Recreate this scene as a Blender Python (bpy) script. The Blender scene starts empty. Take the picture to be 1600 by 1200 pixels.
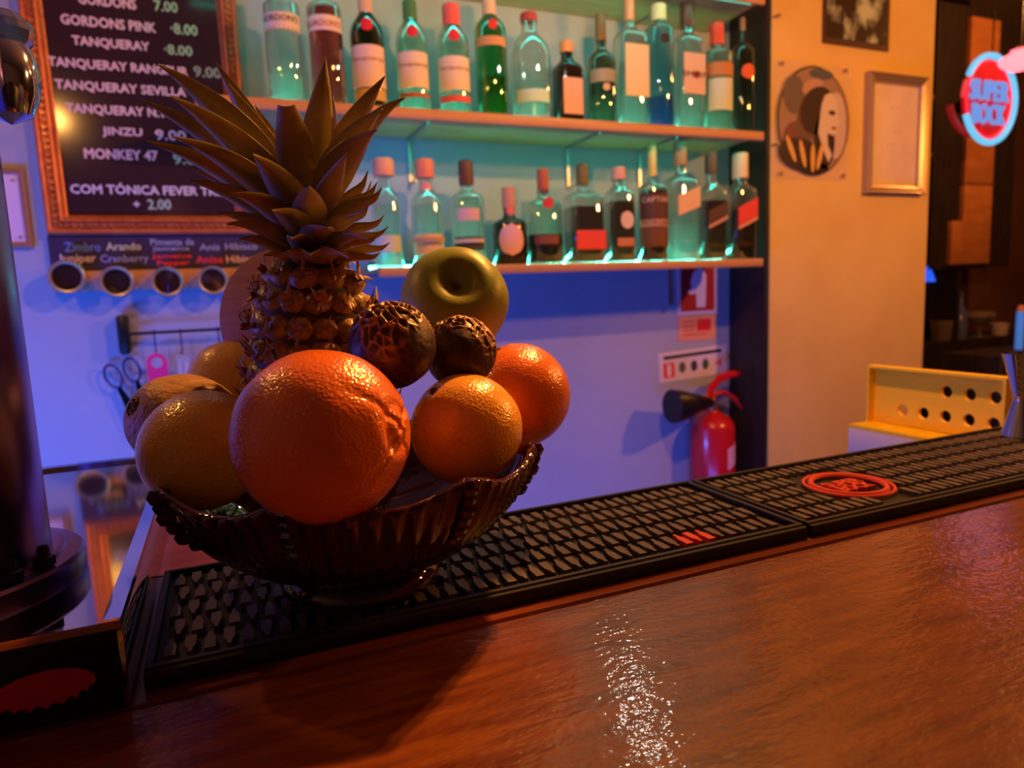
import bpy, math, random
from mathutils import Vector, Matrix, noise
random.seed(7)
C = bpy.context.scene.collection
S = bpy.context.scene
PI = math.pi

# ------------------------------------------------------------------ camera
CZ = 1.24                       # eye height; the bar top is at 1.05
F = 1067.0
RX = Vector((0.91986725, -0.08811812, 0.38220341))
RY = Vector((-0.39012003, -0.10461163, 0.91480204))
RZ = Vector((-0.04062772, -0.99060164, -0.13060545))
cd = bpy.data.cameras.new('camera'); cam = bpy.data.objects.new('camera', cd); C.objects.link(cam)
cd.sensor_width = 36; cd.lens = 36 * F / 1600; cd.clip_start = 0.01
cam.matrix_world = Matrix(((RX[0], -RX[1], -RX[2], 0), (RY[0], -RY[1], -RY[2], 0), (RZ[0], -RZ[1], -RZ[2], CZ), (0, 0, 0, 1)))
cd.dof.use_dof = True; cd.dof.focus_distance = 0.40; cd.dof.aperture_fstop = 8.5
S.camera = cam

# ------------------------------------------------------------------ world, lights, exposure
W = bpy.data.worlds.new('world'); S.world = W; W.use_nodes = True
W.node_tree.nodes['Background'].inputs[0].default_value = (0.08, 0.05, 0.09, 1)
W.node_tree.nodes['Background'].inputs[1].default_value = 0.03
S.view_settings.view_transform = 'Standard'; S.view_settings.look = 'None'
S.view_settings.gamma = 1; S.view_settings.use_curve_mapping = False
S.view_settings.exposure = 0.0
S.cycles.use_denoising = True
S.cycles.max_bounces = 10; S.cycles.transparent_max_bounces = 24
S.cycles.sample_clamp_indirect = 4.0; S.cycles.caustics_refractive = False

def point(name, loc, col, power, rad=0.04):
    l = bpy.data.lights.new(name, 'POINT'); l.color = col; l.energy = power; l.shadow_soft_size = rad
    o = bpy.data.objects.new(name, l); o.location = loc; C.objects.link(o); return o
def spot(name, loc, target, col, power, ang, rad=0.03, blend=0.5):
    l = bpy.data.lights.new(name, 'SPOT'); l.color = col; l.energy = power; l.shadow_soft_size = rad
    l.spot_size = math.radians(ang); l.spot_blend = blend
    o = bpy.data.objects.new(name, l); o.location = loc
    o.rotation_euler = (Vector(target) - Vector(loc)).to_track_quat('-Z', 'Y').to_euler(); C.objects.link(o); return o
def area(name, loc, target, col, power, sx, sy):
    l = bpy.data.lights.new(name, 'AREA'); l.shape = 'RECTANGLE'; l.size = sx; l.size_y = sy; l.color = col; l.energy = power
    o = bpy.data.objects.new(name, l); o.location = loc
    o.rotation_euler = (Vector(target) - Vector(loc)).to_track_quat('-Z', 'Y').to_euler(); C.objects.link(o); return o

point('amber_pendant_right_of_the_fruit', (0.62, 0.68, CZ + 0.64), (1.0, 0.38, 0.07), 22, 0.014)
point('amber_pendant_left_of_the_fruit', (-0.41, 0.90, CZ + 0.58), (1.0, 0.44, 0.09), 5.2, 0.013)
point('amber_lamp_before_the_pillar', (1.85, 0.42, CZ + 0.58), (1.0, 0.36, 0.07), 38, 0.04)
point('amber_lamp_behind_the_viewer', (-0.64, -0.50, CZ + 0.90), (1.0, 0.40, 0.12), 0.5, 0.05)
spot('added_fruit_spot', (0.60, 0.72, CZ + 0.66), (0.09, 0.42, CZ - 0.03), (1.0, 0.38, 0.07), 52, 22, 0.014, 0.8)  # added only to brighten the fruit, not a fixture of the bar
point('added_side_room_fill', (3.3, 1.35, CZ + 1.15), (1.0, 0.36, 0.08), 30, 0.05)  # added fill that lifts the dark side room, no known lamp
area('blue_led_panel_under_back_counter', (-0.75, 0.95, CZ - 0.62), (-0.1, 1.72, CZ - 0.05), (0.02, 0.15, 1.0), 15, 0.7, 0.15)
area('violet_led_panel_under_back_counter', (0.75, 0.95, CZ - 0.85), (0.9, 1.72, CZ - 0.35), (0.02, 0.12, 1.0), 4.0, 0.8, 0.15)
point('white_shelf_lamp', (0.82, 1.26, CZ + 0.62), (1.0, 0.90, 0.70), 1.2, 0.008)
area('blue_led_panel_left_of_the_tower', (-1.10, 1.02, CZ - 0.10), (0.05, 0.42, CZ - 0.04), (0.10, 0.10, 1.0), 3.5, 0.22, 0.22)
area('sea_green_strip_below_upper_shelf', (0.86, 1.505, CZ + 0.388), (0.86, 1.60, CZ), (0.03, 1.0, 0.80), 0.34, 1.06, 0.008)
area('sea_green_strip_below_top_shelf', (0.72, 1.505, CZ + 0.730), (0.72, 1.60, CZ + .4), (0.03, 1.0, 0.80), 0.34, 1.30, 0.008)

# ------------------------------------------------------------------ helpers
def ray(px, py):
    v = Vector((px - 800, py - 600, F)); return Vector((RX.dot(v), RY.dot(v), RZ.dot(v)))
def at(px, py, X=None, Y=None, Z=None, d=None):
    """the point of the room that is seen at a place of the photograph, on a plane X, Y or Z or at a distance d"""
    r = ray(px, py)
    if X is not None: t = X / r.x
    elif Y is not None: t = Y / r.y
    elif Z is not None: t = (Z - CZ) / r.z
    else: t = d / r.length
    return Vector((r.x * t, r.y * t, CZ + r.z * t))

def tag(o, label=None, cat=None, group=None, kind=None):
    if label: o['label'] = label
    if cat: o['category'] = cat
    if group: o['group'] = group
    if kind: o['kind'] = kind
    return o
def thing(name, label, cat, loc=(0, 0, 0), group=None):
    o = bpy.data.objects.new(name, None); o.empty_display_size = 0.02; o.location = loc; C.objects.link(o)
    return tag(o, label, cat, group)

class MB:
    def __init__(s): s.v = []; s.f = []; s.m = []; s.mi = 0
    def add(s, vs, fs, M=None):
        n = len(s.v)
        s.v += [tuple(M @ Vector(p)) if M is not None else tuple(p) for p in vs]
        s.f += [tuple(i + n for i in f) for f in fs]; s.m += [s.mi] * len(fs); return s
    def box(s, a, b, M=None, bev=0.0):
        x0, y0, z0 = a; x1, y1, z1 = b
        if bev <= 0:
            vs = [(x, y, z) for z in (z0, z1) for (x, y) in ((x0, y0), (x1, y0), (x1, y1), (x0, y1))]
            return s.add(vs, [(3, 2, 1, 0), (4, 5, 6, 7), (0, 1, 5, 4), (1, 2, 6, 5), (2, 3, 7, 6), (3, 0, 4, 7)], M)
        def ring(i, z):
            o = [(x0 + i, y0 + bev, z), (x0 + bev, y0 + i, z), (x1 - bev, y0 + i, z), (x1 - i, y0 + bev, z),
                 (x1 - i, y1 - bev, z), (x1 - bev, y1 - i, z), (x0 + bev, y1 - i, z), (x0 + i, y1 - bev, z)]
            return o
        rs = [ring(bev * .6, z0), ring(0, z0 + bev), ring(0, z1 - bev), ring(bev * .6, z1)]
        vs = sum(rs, []); fs = [tuple(range(7, -1, -1)), tuple(range(24, 32))]
        for k in range(3):
            for i in range(8): j = (i + 1) % 8; fs.append((k*8+i, k*8+j, k*8+8+j, k*8+8+i))
        return s.add(vs, fs, M)
    def lathe(s, prof, n=32, M=None, fn=None, cap=True):
        vs = []; fs = []
        for k, (r, z) in enumerate(prof):
            for i in range(n):
                a = 2 * PI * i / n
                x, y, zz = r * math.cos(a), r * math.sin(a), z
                if fn: x, y, zz = fn(x, y, zz, a, k)
                vs.append((x, y, zz))
        for k in range(len(prof) - 1):
            for i in range(n): j = (i + 1) % n; fs.append((k*n+i, k*n+j, k*n+n+j, k*n+n+i))
        if cap:
            if prof[0][0] > 1e-6: fs.append(tuple(range(n - 1, -1, -1)))
            if prof[-1][0] > 1e-6: fs.append(tuple(range((len(prof)-1)*n, len(prof)*n)))
        return s.add(vs, fs, M)
    def tube(s, pts, r, n=8, closed=False, flat=1.0, cap=True):
        pts = [Vector(p) for p in pts]; m = len(pts); vs = []; fs = []
        up = None
        for k, p in enumerate(pts):
            if closed: t = pts[(k+1) % m] - pts[k-1]
            else: t = pts[min(k+1, m-1)] - pts[max(k-1, 0)]
            t.normalize()
            if up is None: up = Vector((0, 0, 1)) if abs(t.z) < .9 else Vector((0, 1, 0))
            a = t.cross(up); a.normalize(); b = a.cross(t); b.normalize(); up = b
            rr = r[k] if isinstance(r, (list, tuple)) else r
            for i in range(n):
                q = 2 * PI * i / n; vs.append(p + a * (rr * math.cos(q)) + b * (rr * flat * math.sin(q)))
        for k in range(m if closed else m - 1):
            for i in range(n):
                j = (i + 1) % n; k2 = (k + 1) % m
                fs.append((k*n+i, k*n+j, k2*n+j, k2*n+i))
        if cap and not closed: fs += [tuple(range(n-1, -1, -1)), tuple(range((m-1)*n, m*n))]
        return s.add(vs, fs)
    def prism(s, poly, h0, h1, M=None):
        n = len(poly)
        vs = [(x, y, h0) for x, y in poly] + [(x, y, h1) for x, y in poly]
        fs = [tuple(range(n-1, -1, -1)), tuple(range(n, 2*n))] + [(i, (i+1) % n, (i+1) % n + n, i + n) for i in range(n)]
        return s.add(vs, fs, M)
    def build(s, name, mats, parent=None, smooth=True, ang=40, loc=None):
        me = bpy.data.meshes.new(name); me.from_pydata(s.v, [], s.f)
        if not isinstance(mats, (list, tuple)): mats = [mats]
        for m in mats: me.materials.append(m)
        if len(mats) > 1: me.polygons.foreach_set('material_index', s.m)
        me.update()
        if smooth:
            me.polygons.foreach_set('use_smooth', [True] * len(me.polygons))
            try: me.set_sharp_from_angle(angle=math.radians(ang))
            except Exception: pass
        return link(name, me, parent, loc)
def link(name, me, parent=None, loc=None):
    o = bpy.data.objects.new(name, me); C.objects.link(o)
    if loc is not None: o.location = loc
    if parent is not None: o.parent = parent
    return o
# matrix whose local x,y lie in the wall plane (x right, z up) and local z points out of the wall to the room
def wallm(p, rot=0.0):
    return Matrix.Translation(p) @ Matrix(((1, 0, 0, 0), (0, 0, -1, 0), (0, 1, 0, 0), (0, 0, 0, 1))) @ Matrix.Rotation(rot, 4, 'Z')

# ------------------------------------------------------------------ materials
def N(nt, t, **kw):
    n = nt.nodes.new(t)
    for k, v in kw.items(): setattr(n, k, v)
    return n
def mat(name, col, rough=.5, metal=0, spec=.5, trans=0, ior=1.45, emit=None, es=0, coat=0, coat_r=.05,
        var=None, vscale=8, vstretch=(1, 1, 1), vdetail=4, bump=0, bscale=60, bstretch=(1, 1, 1), bkind='noise', bdist=.002,
        sss=0, alpha=1, rvar=0, vlo=.35, vhi=.65, bdetail=3):
    m = bpy.data.materials.new(name); m.use_nodes = True; nt = m.node_tree; L = nt.links
    b = nt.nodes['Principled BSDF']; I = b.inputs
    I['Base Color'].default_value = (*col, 1); I['Roughness'].default_value = rough; I['Metallic'].default_value = metal
    I['Specular IOR Level'].default_value = spec; I['Transmission Weight'].default_value = trans; I['IOR'].default_value = ior
    I['Coat Weight'].default_value = coat; I['Coat Roughness'].default_value = coat_r; I['Alpha'].default_value = alpha
    if emit: I['Emission Color'].default_value = (*emit, 1); I['Emission Strength'].default_value = es
    if sss: I['Subsurface Weight'].default_value = sss; I['Subsurface Radius'].default_value = (.01, .005, .002); I['Subsurface Scale'].default_value = 1
    tc = N(nt, 'ShaderNodeTexCoord')
    def coords(st):
        mp = N(nt, 'ShaderNodeMapping'); mp.inputs['Scale'].default_value = st
        L.new(tc.outputs['Object'], mp.inputs[0]); return mp.outputs[0]
    if var is not None:
        t = N(nt, 'ShaderNodeTexNoise'); t.inputs['Scale'].default_value = vscale; t.inputs['Detail'].default_value = vdetail
        L.new(coords(vstretch), t.inputs['Vector'])
        r = N(nt, 'ShaderNodeValToRGB'); r.color_ramp.elements[0].position = vlo; r.color_ramp.elements[1].position = vhi
        r.color_ramp.elements[0].color = (*col, 1); r.color_ramp.elements[1].color = (*var, 1)
        L.new(t.outputs['Fac'], r.inputs[0]); L.new(r.outputs[0], I['Base Color'])
        if rvar:
            mr = N(nt, 'ShaderNodeMapRange'); mr.inputs['To Min'].default_value = rough; mr.inputs['To Max'].default_value = rough + rvar
            L.new(t.outputs['Fac'], mr.inputs['Value']); L.new(mr.outputs[0], I['Roughness'])
    if bump:
        if bkind == 'voronoi':
            t = N(nt, 'ShaderNodeTexVoronoi'); t.feature = 'SMOOTH_F1'; t.inputs['Scale'].default_value = bscale; out = t.outputs['Distance']
        else:
            t = N(nt, 'ShaderNodeTexNoise'); t.inputs['Scale'].default_value = bscale; t.inputs['Detail'].default_value = bdetail; out = t.outputs['Fac']
        L.new(coords(bstretch), t.inputs['Vector'])
        bp = N(nt, 'ShaderNodeBump'); bp.inputs['Strength'].default_value = bump; bp.inputs['Distance'].default_value = bdist
        L.new(out, bp.inputs['Height']); L.new(bp.outputs[0], I['Normal'])
        if coat: L.new(bp.outputs[0], I['Coat Normal'])
    return m
def glass(name, tint, refl=.12, rough=.04, cloud=0.0, ior=1.12):
    """thin walled glass: tinted see-through with fresnel reflections and a weak refraction"""
    m = bpy.data.materials.new(name); m.use_nodes = True; nt = m.node_tree; L = nt.links; nt.nodes.clear()
    out = N(nt, 'ShaderNodeOutputMaterial'); tr = N(nt, 'ShaderNodeBsdfTransparent'); tr.inputs[0].default_value = (*tint, 1)
    rf = N(nt, 'ShaderNodeBsdfRefraction'); rf.inputs[0].default_value = (*tint, 1); rf.inputs['IOR'].default_value = ior; rf.inputs['Roughness'].default_value = rough
    gl = N(nt, 'ShaderNodeBsdfGlossy'); gl.inputs['Roughness'].default_value = rough; gl.inputs[0].default_value = (1, 1, 1, 1)
    lw = N(nt, 'ShaderNodeLayerWeight'); lw.inputs[0].default_value = .35
    mr = N(nt, 'ShaderNodeMapRange'); mr.inputs['To Min'].default_value = refl * .5; mr.inputs['To Max'].default_value = min(1, refl * 4)
    L.new(lw.outputs['Facing'], mr.inputs['Value'])
    m1 = N(nt, 'ShaderNodeMixShader'); m1.inputs[0].default_value = .4; L.new(tr.outputs[0], m1.inputs[1]); L.new(rf.outputs[0], m1.inputs[2])
    last = m1
    if cloud:
        df = N(nt, 'ShaderNodeBsdfTranslucent'); df.inputs[0].default_value = (*[min(1, c + .25) for c in tint], 1)
        m3 = N(nt, 'ShaderNodeMixShader'); m3.inputs[0].default_value = cloud; L.new(m1.outputs[0], m3.inputs[1]); L.new(df.outputs[0], m3.inputs[2]); last = m3
    m2 = N(nt, 'ShaderNodeMixShader'); L.new(mr.outputs[0], m2.inputs[0]); L.new(last.outputs[0], m2.inputs[1]); L.new(gl.outputs[0], m2.inputs[2])
    L.new(m2.outputs[0], out.inputs[0]); return m
_mc = {}
def paint(col, rough=.5, metal=0, spec=.5):
    k = (tuple(col), rough, metal, spec)
    if k not in _mc: _mc[k] = mat('paint', col, rough, metal, spec)
    return _mc[k]
def glow(col, s):
    k = ('g', tuple(col), s)
    if k not in _mc: _mc[k] = mat('glow', (0.02, 0.02, 0.02), .4, emit=col, es=s)
    return _mc[k]

M_WALL = mat('blue_grey_plaster', (.38, .42, .53), .75, spec=.2, var=(.43, .46, .57), vscale=3, bump=.35, bscale=70, bdist=.004)
M_COL = mat('ochre_plaster', (.74, .50, .15), .85, spec=.1, var=(.82, .58, .20), vscale=4, bump=.3, bscale=50, bdist=.004)
M_BLACKWOOD = mat('black_stained_wood', (.012, .009, .008), .5, var=(.03, .018, .012), vscale=10, vstretch=(8, 8, .5))
M_DARKWALL = mat('dark_panelled_wall', (.10, .045, .02), .7, var=(.17, .07, .03), vscale=5, bump=.3, bscale=20)
M_FLOOR = mat('dark_floor', (.06, .04, .035), .5)
M_CEIL = mat('ceiling_paint', (.25, .18, .15), .9)
M_WOOD = mat('varnished_counter_wood', (.10, .013, .001), .34, spec=.3, coat=.9, coat_r=.06, var=(.24, .060, .003), vscale=55, vstretch=(.35, 2.0, 1), vdetail=10,
             bump=1.0, bscale=260, bstretch=(.5, 1, 1), bdist=.00042, bdetail=2.5, vlo=.3, vhi=.72, rvar=.12)
M_WOODEDGE = mat('varnished_edge_strip', (.14, .022, .004), .38, spec=.4, coat=.2, coat_r=.2, var=(.20, .035, .006), vscale=30, vstretch=(.3, 4, 1), bump=.6, bscale=200, bstretch=(.2, 1, 1), bdist=.0002)
M_RUBBER = mat('black_rubber', (.012, .011, .012), .55, spec=.4)
M_STUD = mat('rubber_stud', (.125, .10, .08), .5, spec=.35)
M_REDRUB = mat('red_rubber', (.72, .07, .045), .5, spec=.4)
M_CHROME = mat('polished_steel', (.62, .60, .62), .06, metal=1, bump=.05, bscale=9, bdist=.003)
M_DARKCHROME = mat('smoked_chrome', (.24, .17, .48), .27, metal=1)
M_STEELBR = mat('brushed_steel', (.18, .16, .19), .24, metal=1, bump=.05, bscale=300, bstretch=(.02, 1, 1))
M_BLACK = mat('black_plastic', (.01, .01, .012), .35)
M_SHELF = mat('pine_shelf', (.50, .23, .09), .5, var=(.58, .29, .12), vscale=14, vstretch=(.4, 4, 4))

# ------------------------------------------------------------------ setting
YW = 1.72                                   # the shelf wall
YS = 1.48                                   # front edge of the shelves
YC = 1.56                                   # face of the pillar
XC0 = at(1204, 300, Y=YC).x; XC1 = at(1451, 300, Y=YC).x
def struct(name, mb, m, smooth=False):
    o = mb.build(name, m, smooth=smooth); o['kind'] = 'structure'; return o
struct('floor', MB().box((-1.6, -2.6, -.1), (5.6, 3.4, 0)), M_FLOOR)
struct('ceiling', MB().box((-1.6, -2.6, 2.75), (5.6, 3.4, 2.85)), M_CEIL)
struct('wall_back', MB().box((-1.6, YW, 0), (XC0, YW + .12, 2.75)), M_WALL)
struct('wall_left', MB().box((-1.7, -2.6, 0), (-1.6, YW + .12, 2.75)), M_WALL)
struct('wall_front', MB().box((-1.6, -2.7, 0), (5.6, -2.6, 2.75)), M_CEIL)
struct('wall_right', MB().box((5.6, -2.6, 0), (5.7, 3.4, 2.75)), M_DARKWALL)
struct('wall_far', MB().box((XC0, 2.75, 0), (5.6, 2.87, 2.75)), M_DARKWALL)
struct('pillar_wall', MB().box((XC0, YC, 0), (XC1, 1.80, 2.75)), M_COL)
struct('trim_1', MB().box((XC0 - .012, YC + .004, 0), (XC0, YW, 2.75)), M_BLACKWOOD)   # dark board on the side of the pillar

# ------------------------------------------------------------------ bar counter
ZB = 1.05; ZM = 1.06
bar = thing('bar_counter', 'long varnished orange-brown wooden bar counter in the foreground', 'bar counter', (0.5, .2, 0))
def rel(o, root):  # keep world-space mesh under a root that is not at the origin
    o.matrix_parent_inverse = Matrix.Translation(root.location).inverted(); return o
mb = MB().box((-.9, -.12, ZB - .04), (2.6, .355, ZB), bev=.004); rel(mb.build('counter_top', M_WOOD, bar), bar)
mb = MB().box((-.9, .3565, ZB - .04), (2.6, .53, ZB), bev=.002); mb.box((-.9, .5305, ZB - .04), (.06, .80, ZB), bev=.002)
rel(mb.build('edge_strip', M_WOODEDGE, bar), bar)
rel(MB().box((-.88, -.02, 0), (2.58, .50, ZB - .0405)).build('counter_body', M_BLACKWOOD, bar, False), bar)

# bar mats: 45 cm rubber mats covered with bottle-shaped studs
def bottle_poly(L_, w):
    h = L_ / 2; q = [(-w, -h), (w, -h), (w, h * .12), (w * .82, h * .3), (w * .42, h * .62), (w * .38, h), (-w * .38, h), (-w * .42, h * .62), (-w * .82, h * .3), (-w, h * .12)]
    return q
studme = MB().prism(bottle_poly(.0195, .0029), 0, .0042).build('stud', M_STUD, None, False); sm = studme.data; bpy.data.objects.remove(studme)
stud_red = sm.copy(); stud_red.materials[0] = M_REDRUB
MY0, MY1 = .372, .512
def bar_mat(x0, x1, label, logo=None, reds=()):
    t = thing('bar_mat', label, 'bar mat', ((x0 + x1) / 2, (MY0 + MY1) / 2, ZB + .0005), 'rubber mats along the counter')
    hx, hy = (x1 - x0) / 2, (MY1 - MY0) / 2
    MB().box((-hx, -hy, 0), (hx, hy, .0050), bev=.001).build('mat_base', M_RUBBER, t)
    r = MB(); w = .0042; z0, z1 = .0045, .0098
    r.box((-hx, -hy, z0), (hx, -hy + w, z1), bev=.0008); r.box((-hx, hy - w, z0), (hx, hy, z1), bev=.0008)
    r.box((-hx, -hy + w, z0), (-hx + w, hy - w, z1), bev=.0008); r.box((hx - w, -hy + w, z0), (hx, hy - w, z1), bev=.0008)
    r.box((-hx, -hy - .004, 0), (hx, -hy + .001, .0085), bev=.001)
    r.build('raised_rim', M_STUDRIM, t)
    rows = 5; dy = (2 * hy - .016) / rows; nx = int((2 * hx - .018) / .0098)
    for j in range(rows):
        y = -hy + .008 + dy * (j + .5)
        for i in range(nx):
            x = -hx + .011 + i * .0098 + (.003 if j % 2 else 0)
            if x > hx - .010: continue
            if logo and ((x - logo[0]) / .042) ** 2 + ((y - logo[1]) / .046) ** 2 < 1: continue
            red = any(j == rj and abs(x + t.location.x - rx) < .0050 for rx, rj in reds)
            o = link('stud', stud_red if red else sm, t, (x, y, .0048))
            if red: o['label'] = 'coral red bottle-shaped stud'
            if (i + j) % 2: o.rotation_euler = (0, 0, PI)
    if logo:
        lx, ly = logo; g = MB()
        for rad, tw in ((.037, .0016), (.031, .0026)):
            pts = [(lx + rad * math.cos(a), ly + rad * 1.0 * math.sin(a), .0082) for a in [2 * PI * k / 48 for k in range(48)]]
            g.tube(pts, tw, 6, closed=True, flat=.9)
        g.build('logo_ring', M_REDRUB, t)
        for s_, yy in (('SUPER', .0065), ('BOCK', -.0075)):
            m_ = Matrix.Translation((lx, ly + yy, .0045)) @ Matrix.Rotation(0, 4, 'Z')
            text('logo_lettering', s_, .040 if s_ == 'SUPER' else .036, .0125, M_REDRUB, m_, t, .004, .0009)
        MB().lathe([(.0285, 0), (.0285, .0052)], 40, Matrix.Translation((lx, ly, 0))).build('logo_plate', M_RUBBER, t)
    return t
M_STUDRIM = mat('worn_rubber_rim', (.022, .018, .017), .5, spec=.4)

def text(name, s_, width, height, m, M, parent=None, ext=.0005, off=0.0, center=True, bend=None, shear=0):
    cu = bpy.data.curves.new('txt', 'FONT'); cu.body = s_; cu.extrude = .01; cu.offset = 0; cu.resolution_u = 2; cu.shear = shear
    ob = bpy.data.objects.new('txt', cu); me = bpy.data.meshes.new_from_object(ob); bpy.data.objects.remove(ob); bpy.data.curves.remove(cu)
    vs = [v.co.copy() for v in me.vertices]; x0 = min(v.x for v in vs); x1 = max(v.x for v in vs); y0 = min(v.y for v in vs); y1 = max(v.y for v in vs)
    sx = width / (x1 - x0); sy = height / (y1 - y0)
    me2 = MB()
    for v in vs:
        v.x = (v.x - (x0 + x1) / 2 if center else v.x - x0) * sx; v.y = (v.y - (y0 + y1) / 2) * sy; v.z = (ext if v.z > 0 else 0)
    fs = [tuple(p.vertices) for p in me.polygons]
    bpy.data.meshes.remove(me)
    offs = [(0, 0)] if off == 0 else [(math.cos(a) * off, math.sin(a) * off) for a in (0, PI/2, PI, 3*PI/2)]
    for k, (ox, oy) in enumerate(offs):
        vv = []
        for v in vs:
            x, y, z = v.x + ox, v.y + oy, v.z + k * ext * .03
            if bend: a = x / bend; x, z = (bend + z) * math.sin(a), (bend + z) * math.cos(a) - bend
            vv.append((x, y, z))
        me2.add(vv, fs, M)
    return me2.build(name, m, parent, smooth=False)

bar_mat(-.052, .388, 'black rubber bar mat under the glass fruit bowl, three red studs near its front', reds=((.2945, 0), (.3043, 0), (.3141, 0)))
L2 = at(1325, 755, Z=ZM)
bar_mat(.392, .842, 'black rubber bar mat with the round red ringed logo', logo=(L2.x - .617, L2.y - .442))
bar_mat(.846, 1.296, 'plain black rubber bar mat at the far end, under the steel jigger')

# ------------------------------------------------------------------ steel plinth and tap tower
BX, BY0, BY1, BT = -.057, .356, .76, CZ - .145
pl = thing('steel_plinth', 'low polished steel plinth box under the tap tower, red badge on its dark front', 'plinth', (BX - .25, .55, ZB))
def pbuild(mb, name, m, par=pl, **k): return rel(mb.build(name, m, par, **k), pl)
mb = MB().box((BX - .6, BY0, ZB + .0005), (BX, BY1, BT - .004), bev=.003); pbuild(mb, 'plinth_body', M_STEELBR2 if 'M_STEELBR2' in globals() else M_CHROME)
mb = MB().box((BX - .592, BY0 + .008, BT - .0045), (BX - .008, BY1 - .008, BT - .0028)); pbuild(mb, 'drip_surface', M_CHROME, smooth=False)
mb = MB(); x0_, x1_, z0_ = BX - .6, BX, BT - .0045
mb.box((x0_, BY0, z0_), (x1_, BY0 + .003, BT)); mb.add([(x_, y_, z_) for y_ in (BY0 + .0031, BY1 - .010) for x_, z_ in ((x1_ - .013, z0_), (x1_, z0_), (x1_, BT), (x1_ - .013, BT - .0040))], [(0, 1, 2, 3), (7, 6, 5, 4), (0, 4, 5, 1), (1, 5, 6, 2), (2, 6, 7, 3), (3, 7, 4, 0)]); mb.box((x0_, BY1 - .0099, z0_), (x1_, BY1, BT)); mb.box((x0_, BY0 + .0061, z0_), (x0_ + .01, BY1 - .010, BT))
pbuild(mb, 'raised_edge', M_CHROME, smooth=False)
M_FRONT = mat('dark_front_panel', (.012, .004, .022), .3, spec=.25)
pbuild(MB().box((BX - .598, BY0 - .0022, ZB + .002), (BX - .0015, BY0 + .001, BT - .005)), 'front_panel', M_FRONT, smooth=False)
# red badge: oval with a scalloped lower edge
bc = at(69, 1078, Y=BY0 - .003); pts = []
for k in range(60):
    a = 2 * PI * k / 60; x, y = .0205 * math.cos(a), .0088 * math.sin(a)
    if y < -.002: y += .0022 * abs(math.sin(k * PI / 3.0)) * (1 if y < -.004 else .5)
    pts.append((x, y))
M_BADGE = mat('crimson_enamel', (.55, .02, .06), .35, bump=.15, bscale=200)
pbuild(MB().prism(pts, 0, .0014, wallm(bc, 0.04)), 'badge', M_BADGE, smooth=False)

TC = Vector((-.155, .444, BT - .0028)); TR = .0545
tw = thing('tap_tower', 'thick dark chrome beer tap tower bolted to the steel plinth', 'tap tower', TC)
MB().lathe([(.0, 0), (.0695, 0), (.0705, .002), (.0705, .0125), (.069, .0142), (.0615, .0150), (.0605, .0165), (.0575, .017), (.0, .017)], 64).build('flange', M_CHROMED2 if 'M_CHROMED2' in globals() else M_DARKCHROME, tw)
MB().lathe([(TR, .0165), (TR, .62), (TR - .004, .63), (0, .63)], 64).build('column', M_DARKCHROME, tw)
for px, py in ((109, 873), (88, 908)):
    p = at(px, py + 10, Z=BT + .012); p = p - TC
    v = Vector((p.x, p.y, 0)); v = v.normalized() * .0625
    b = MB(); b.lathe([(.0, 0), (.0052, 0), (.0052, .0045), (.0042, .005), (0, .005)], 6, Matrix.Translation((v.x, v.y, .0155)))
    b.lathe([(.0, .004), (.0030, .004), (.0030, .009), (.0022, .0105), (0, .0105)], 10, Matrix.Translation((v.x, v.y, .0155)))
    b.build('bolt', M_BLACK, tw, ang=30)
# the tap that shows at the top left corner of the view
tp = at(12, 95, d=.61) - TC
arm0 = Vector((TC.x - TC.x, 0, tp.z)); 
MB().tube([(0, 0, tp.z), (tp.x - .02, tp.y, tp.z), (tp.x, tp.y, tp.z)], [.012, .012, .009], 16).build('tap_arm', M_CHROME, tw)
kn = at(8, 50, d=.62) - TC
b = MB().lathe([(0, -.014), (.009, -.0125), (.0155, -.006), (.0172, 0), (.0155, .006), (.009, .0125), (0, .014)], 14, Matrix.Translation(kn)); b.build('tap_knob', glass('green_cut_glass', (.35, .5, .42), .35, .05), tw, ang=5)
MB().tube([(kn.x, kn.y, kn.z - .012), (tp.x, tp.y, tp.z + .006)], .004, 10).build('tap_lever', M_CHROME, tw)
bw = at(12, 142, d=.60) - TC
MB().lathe([(.006, .032), (.015, .029), (.019, .020), (.0195, .008), (.018, -.004), (.013, -.016), (0, -.022)], 28, Matrix.Translation(bw), cap=False).build('tap_bell', mat('blue_lit_chrome', (.45, .5, .8), .1, metal=1), tw)  # blue reflected light is put into the chrome colour
MB().tube([bw + Vector((.004, -.012, .004)), bw + Vector((.004, -.013, -.004)), bw + Vector((.004, -.013, -.014))], [.0055, .006, .004], 12).build('spout', M_BLACK, tw)

# ------------------------------------------------------------------ pressed glass bowl
BC = Vector((.069, .430, ZM + .0006))
bowl = thing('glass_bowl', 'dark amethyst pressed glass footed bowl heaped with fruit', 'bowl', BC)
M_AMETHYST = mat('amethyst_glass', (.045, .004, .012), .045, spec=1.0, trans=.35, ior=1.5)
NB = 8; RB = .113
def bowlfn(rib):
    def fn(x, y, z, a, k):
        t = max(0, min(1, (z - .012) / .068)); r = math.hypot(x, y)
        if r < 1e-6: return x, y, z
        lobe = math.cos(NB * (a - .35))
        r2 = r + rib * math.cos(64 * a) * (.35 + .65 * t) * (1 if t > .05 else 0) + t * t * .0025 * lobe
        zz = z * .95 + t * t * .0085 * (abs(math.cos(NB / 2 * (a - .35))) ** 3)
        return x / r * r2, y / r * r2, zz
    return fn
outp = [(0, 0), (.046, 0), (.050, .003), (.049, .008), (.044, .013), (.052, .018), (.072, .029), (.090, .043), (.102, .057), (.109, .070), (RB, .078), (RB + .001, .0805), (RB - .001, .0825), (RB - .004, .081)]
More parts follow.
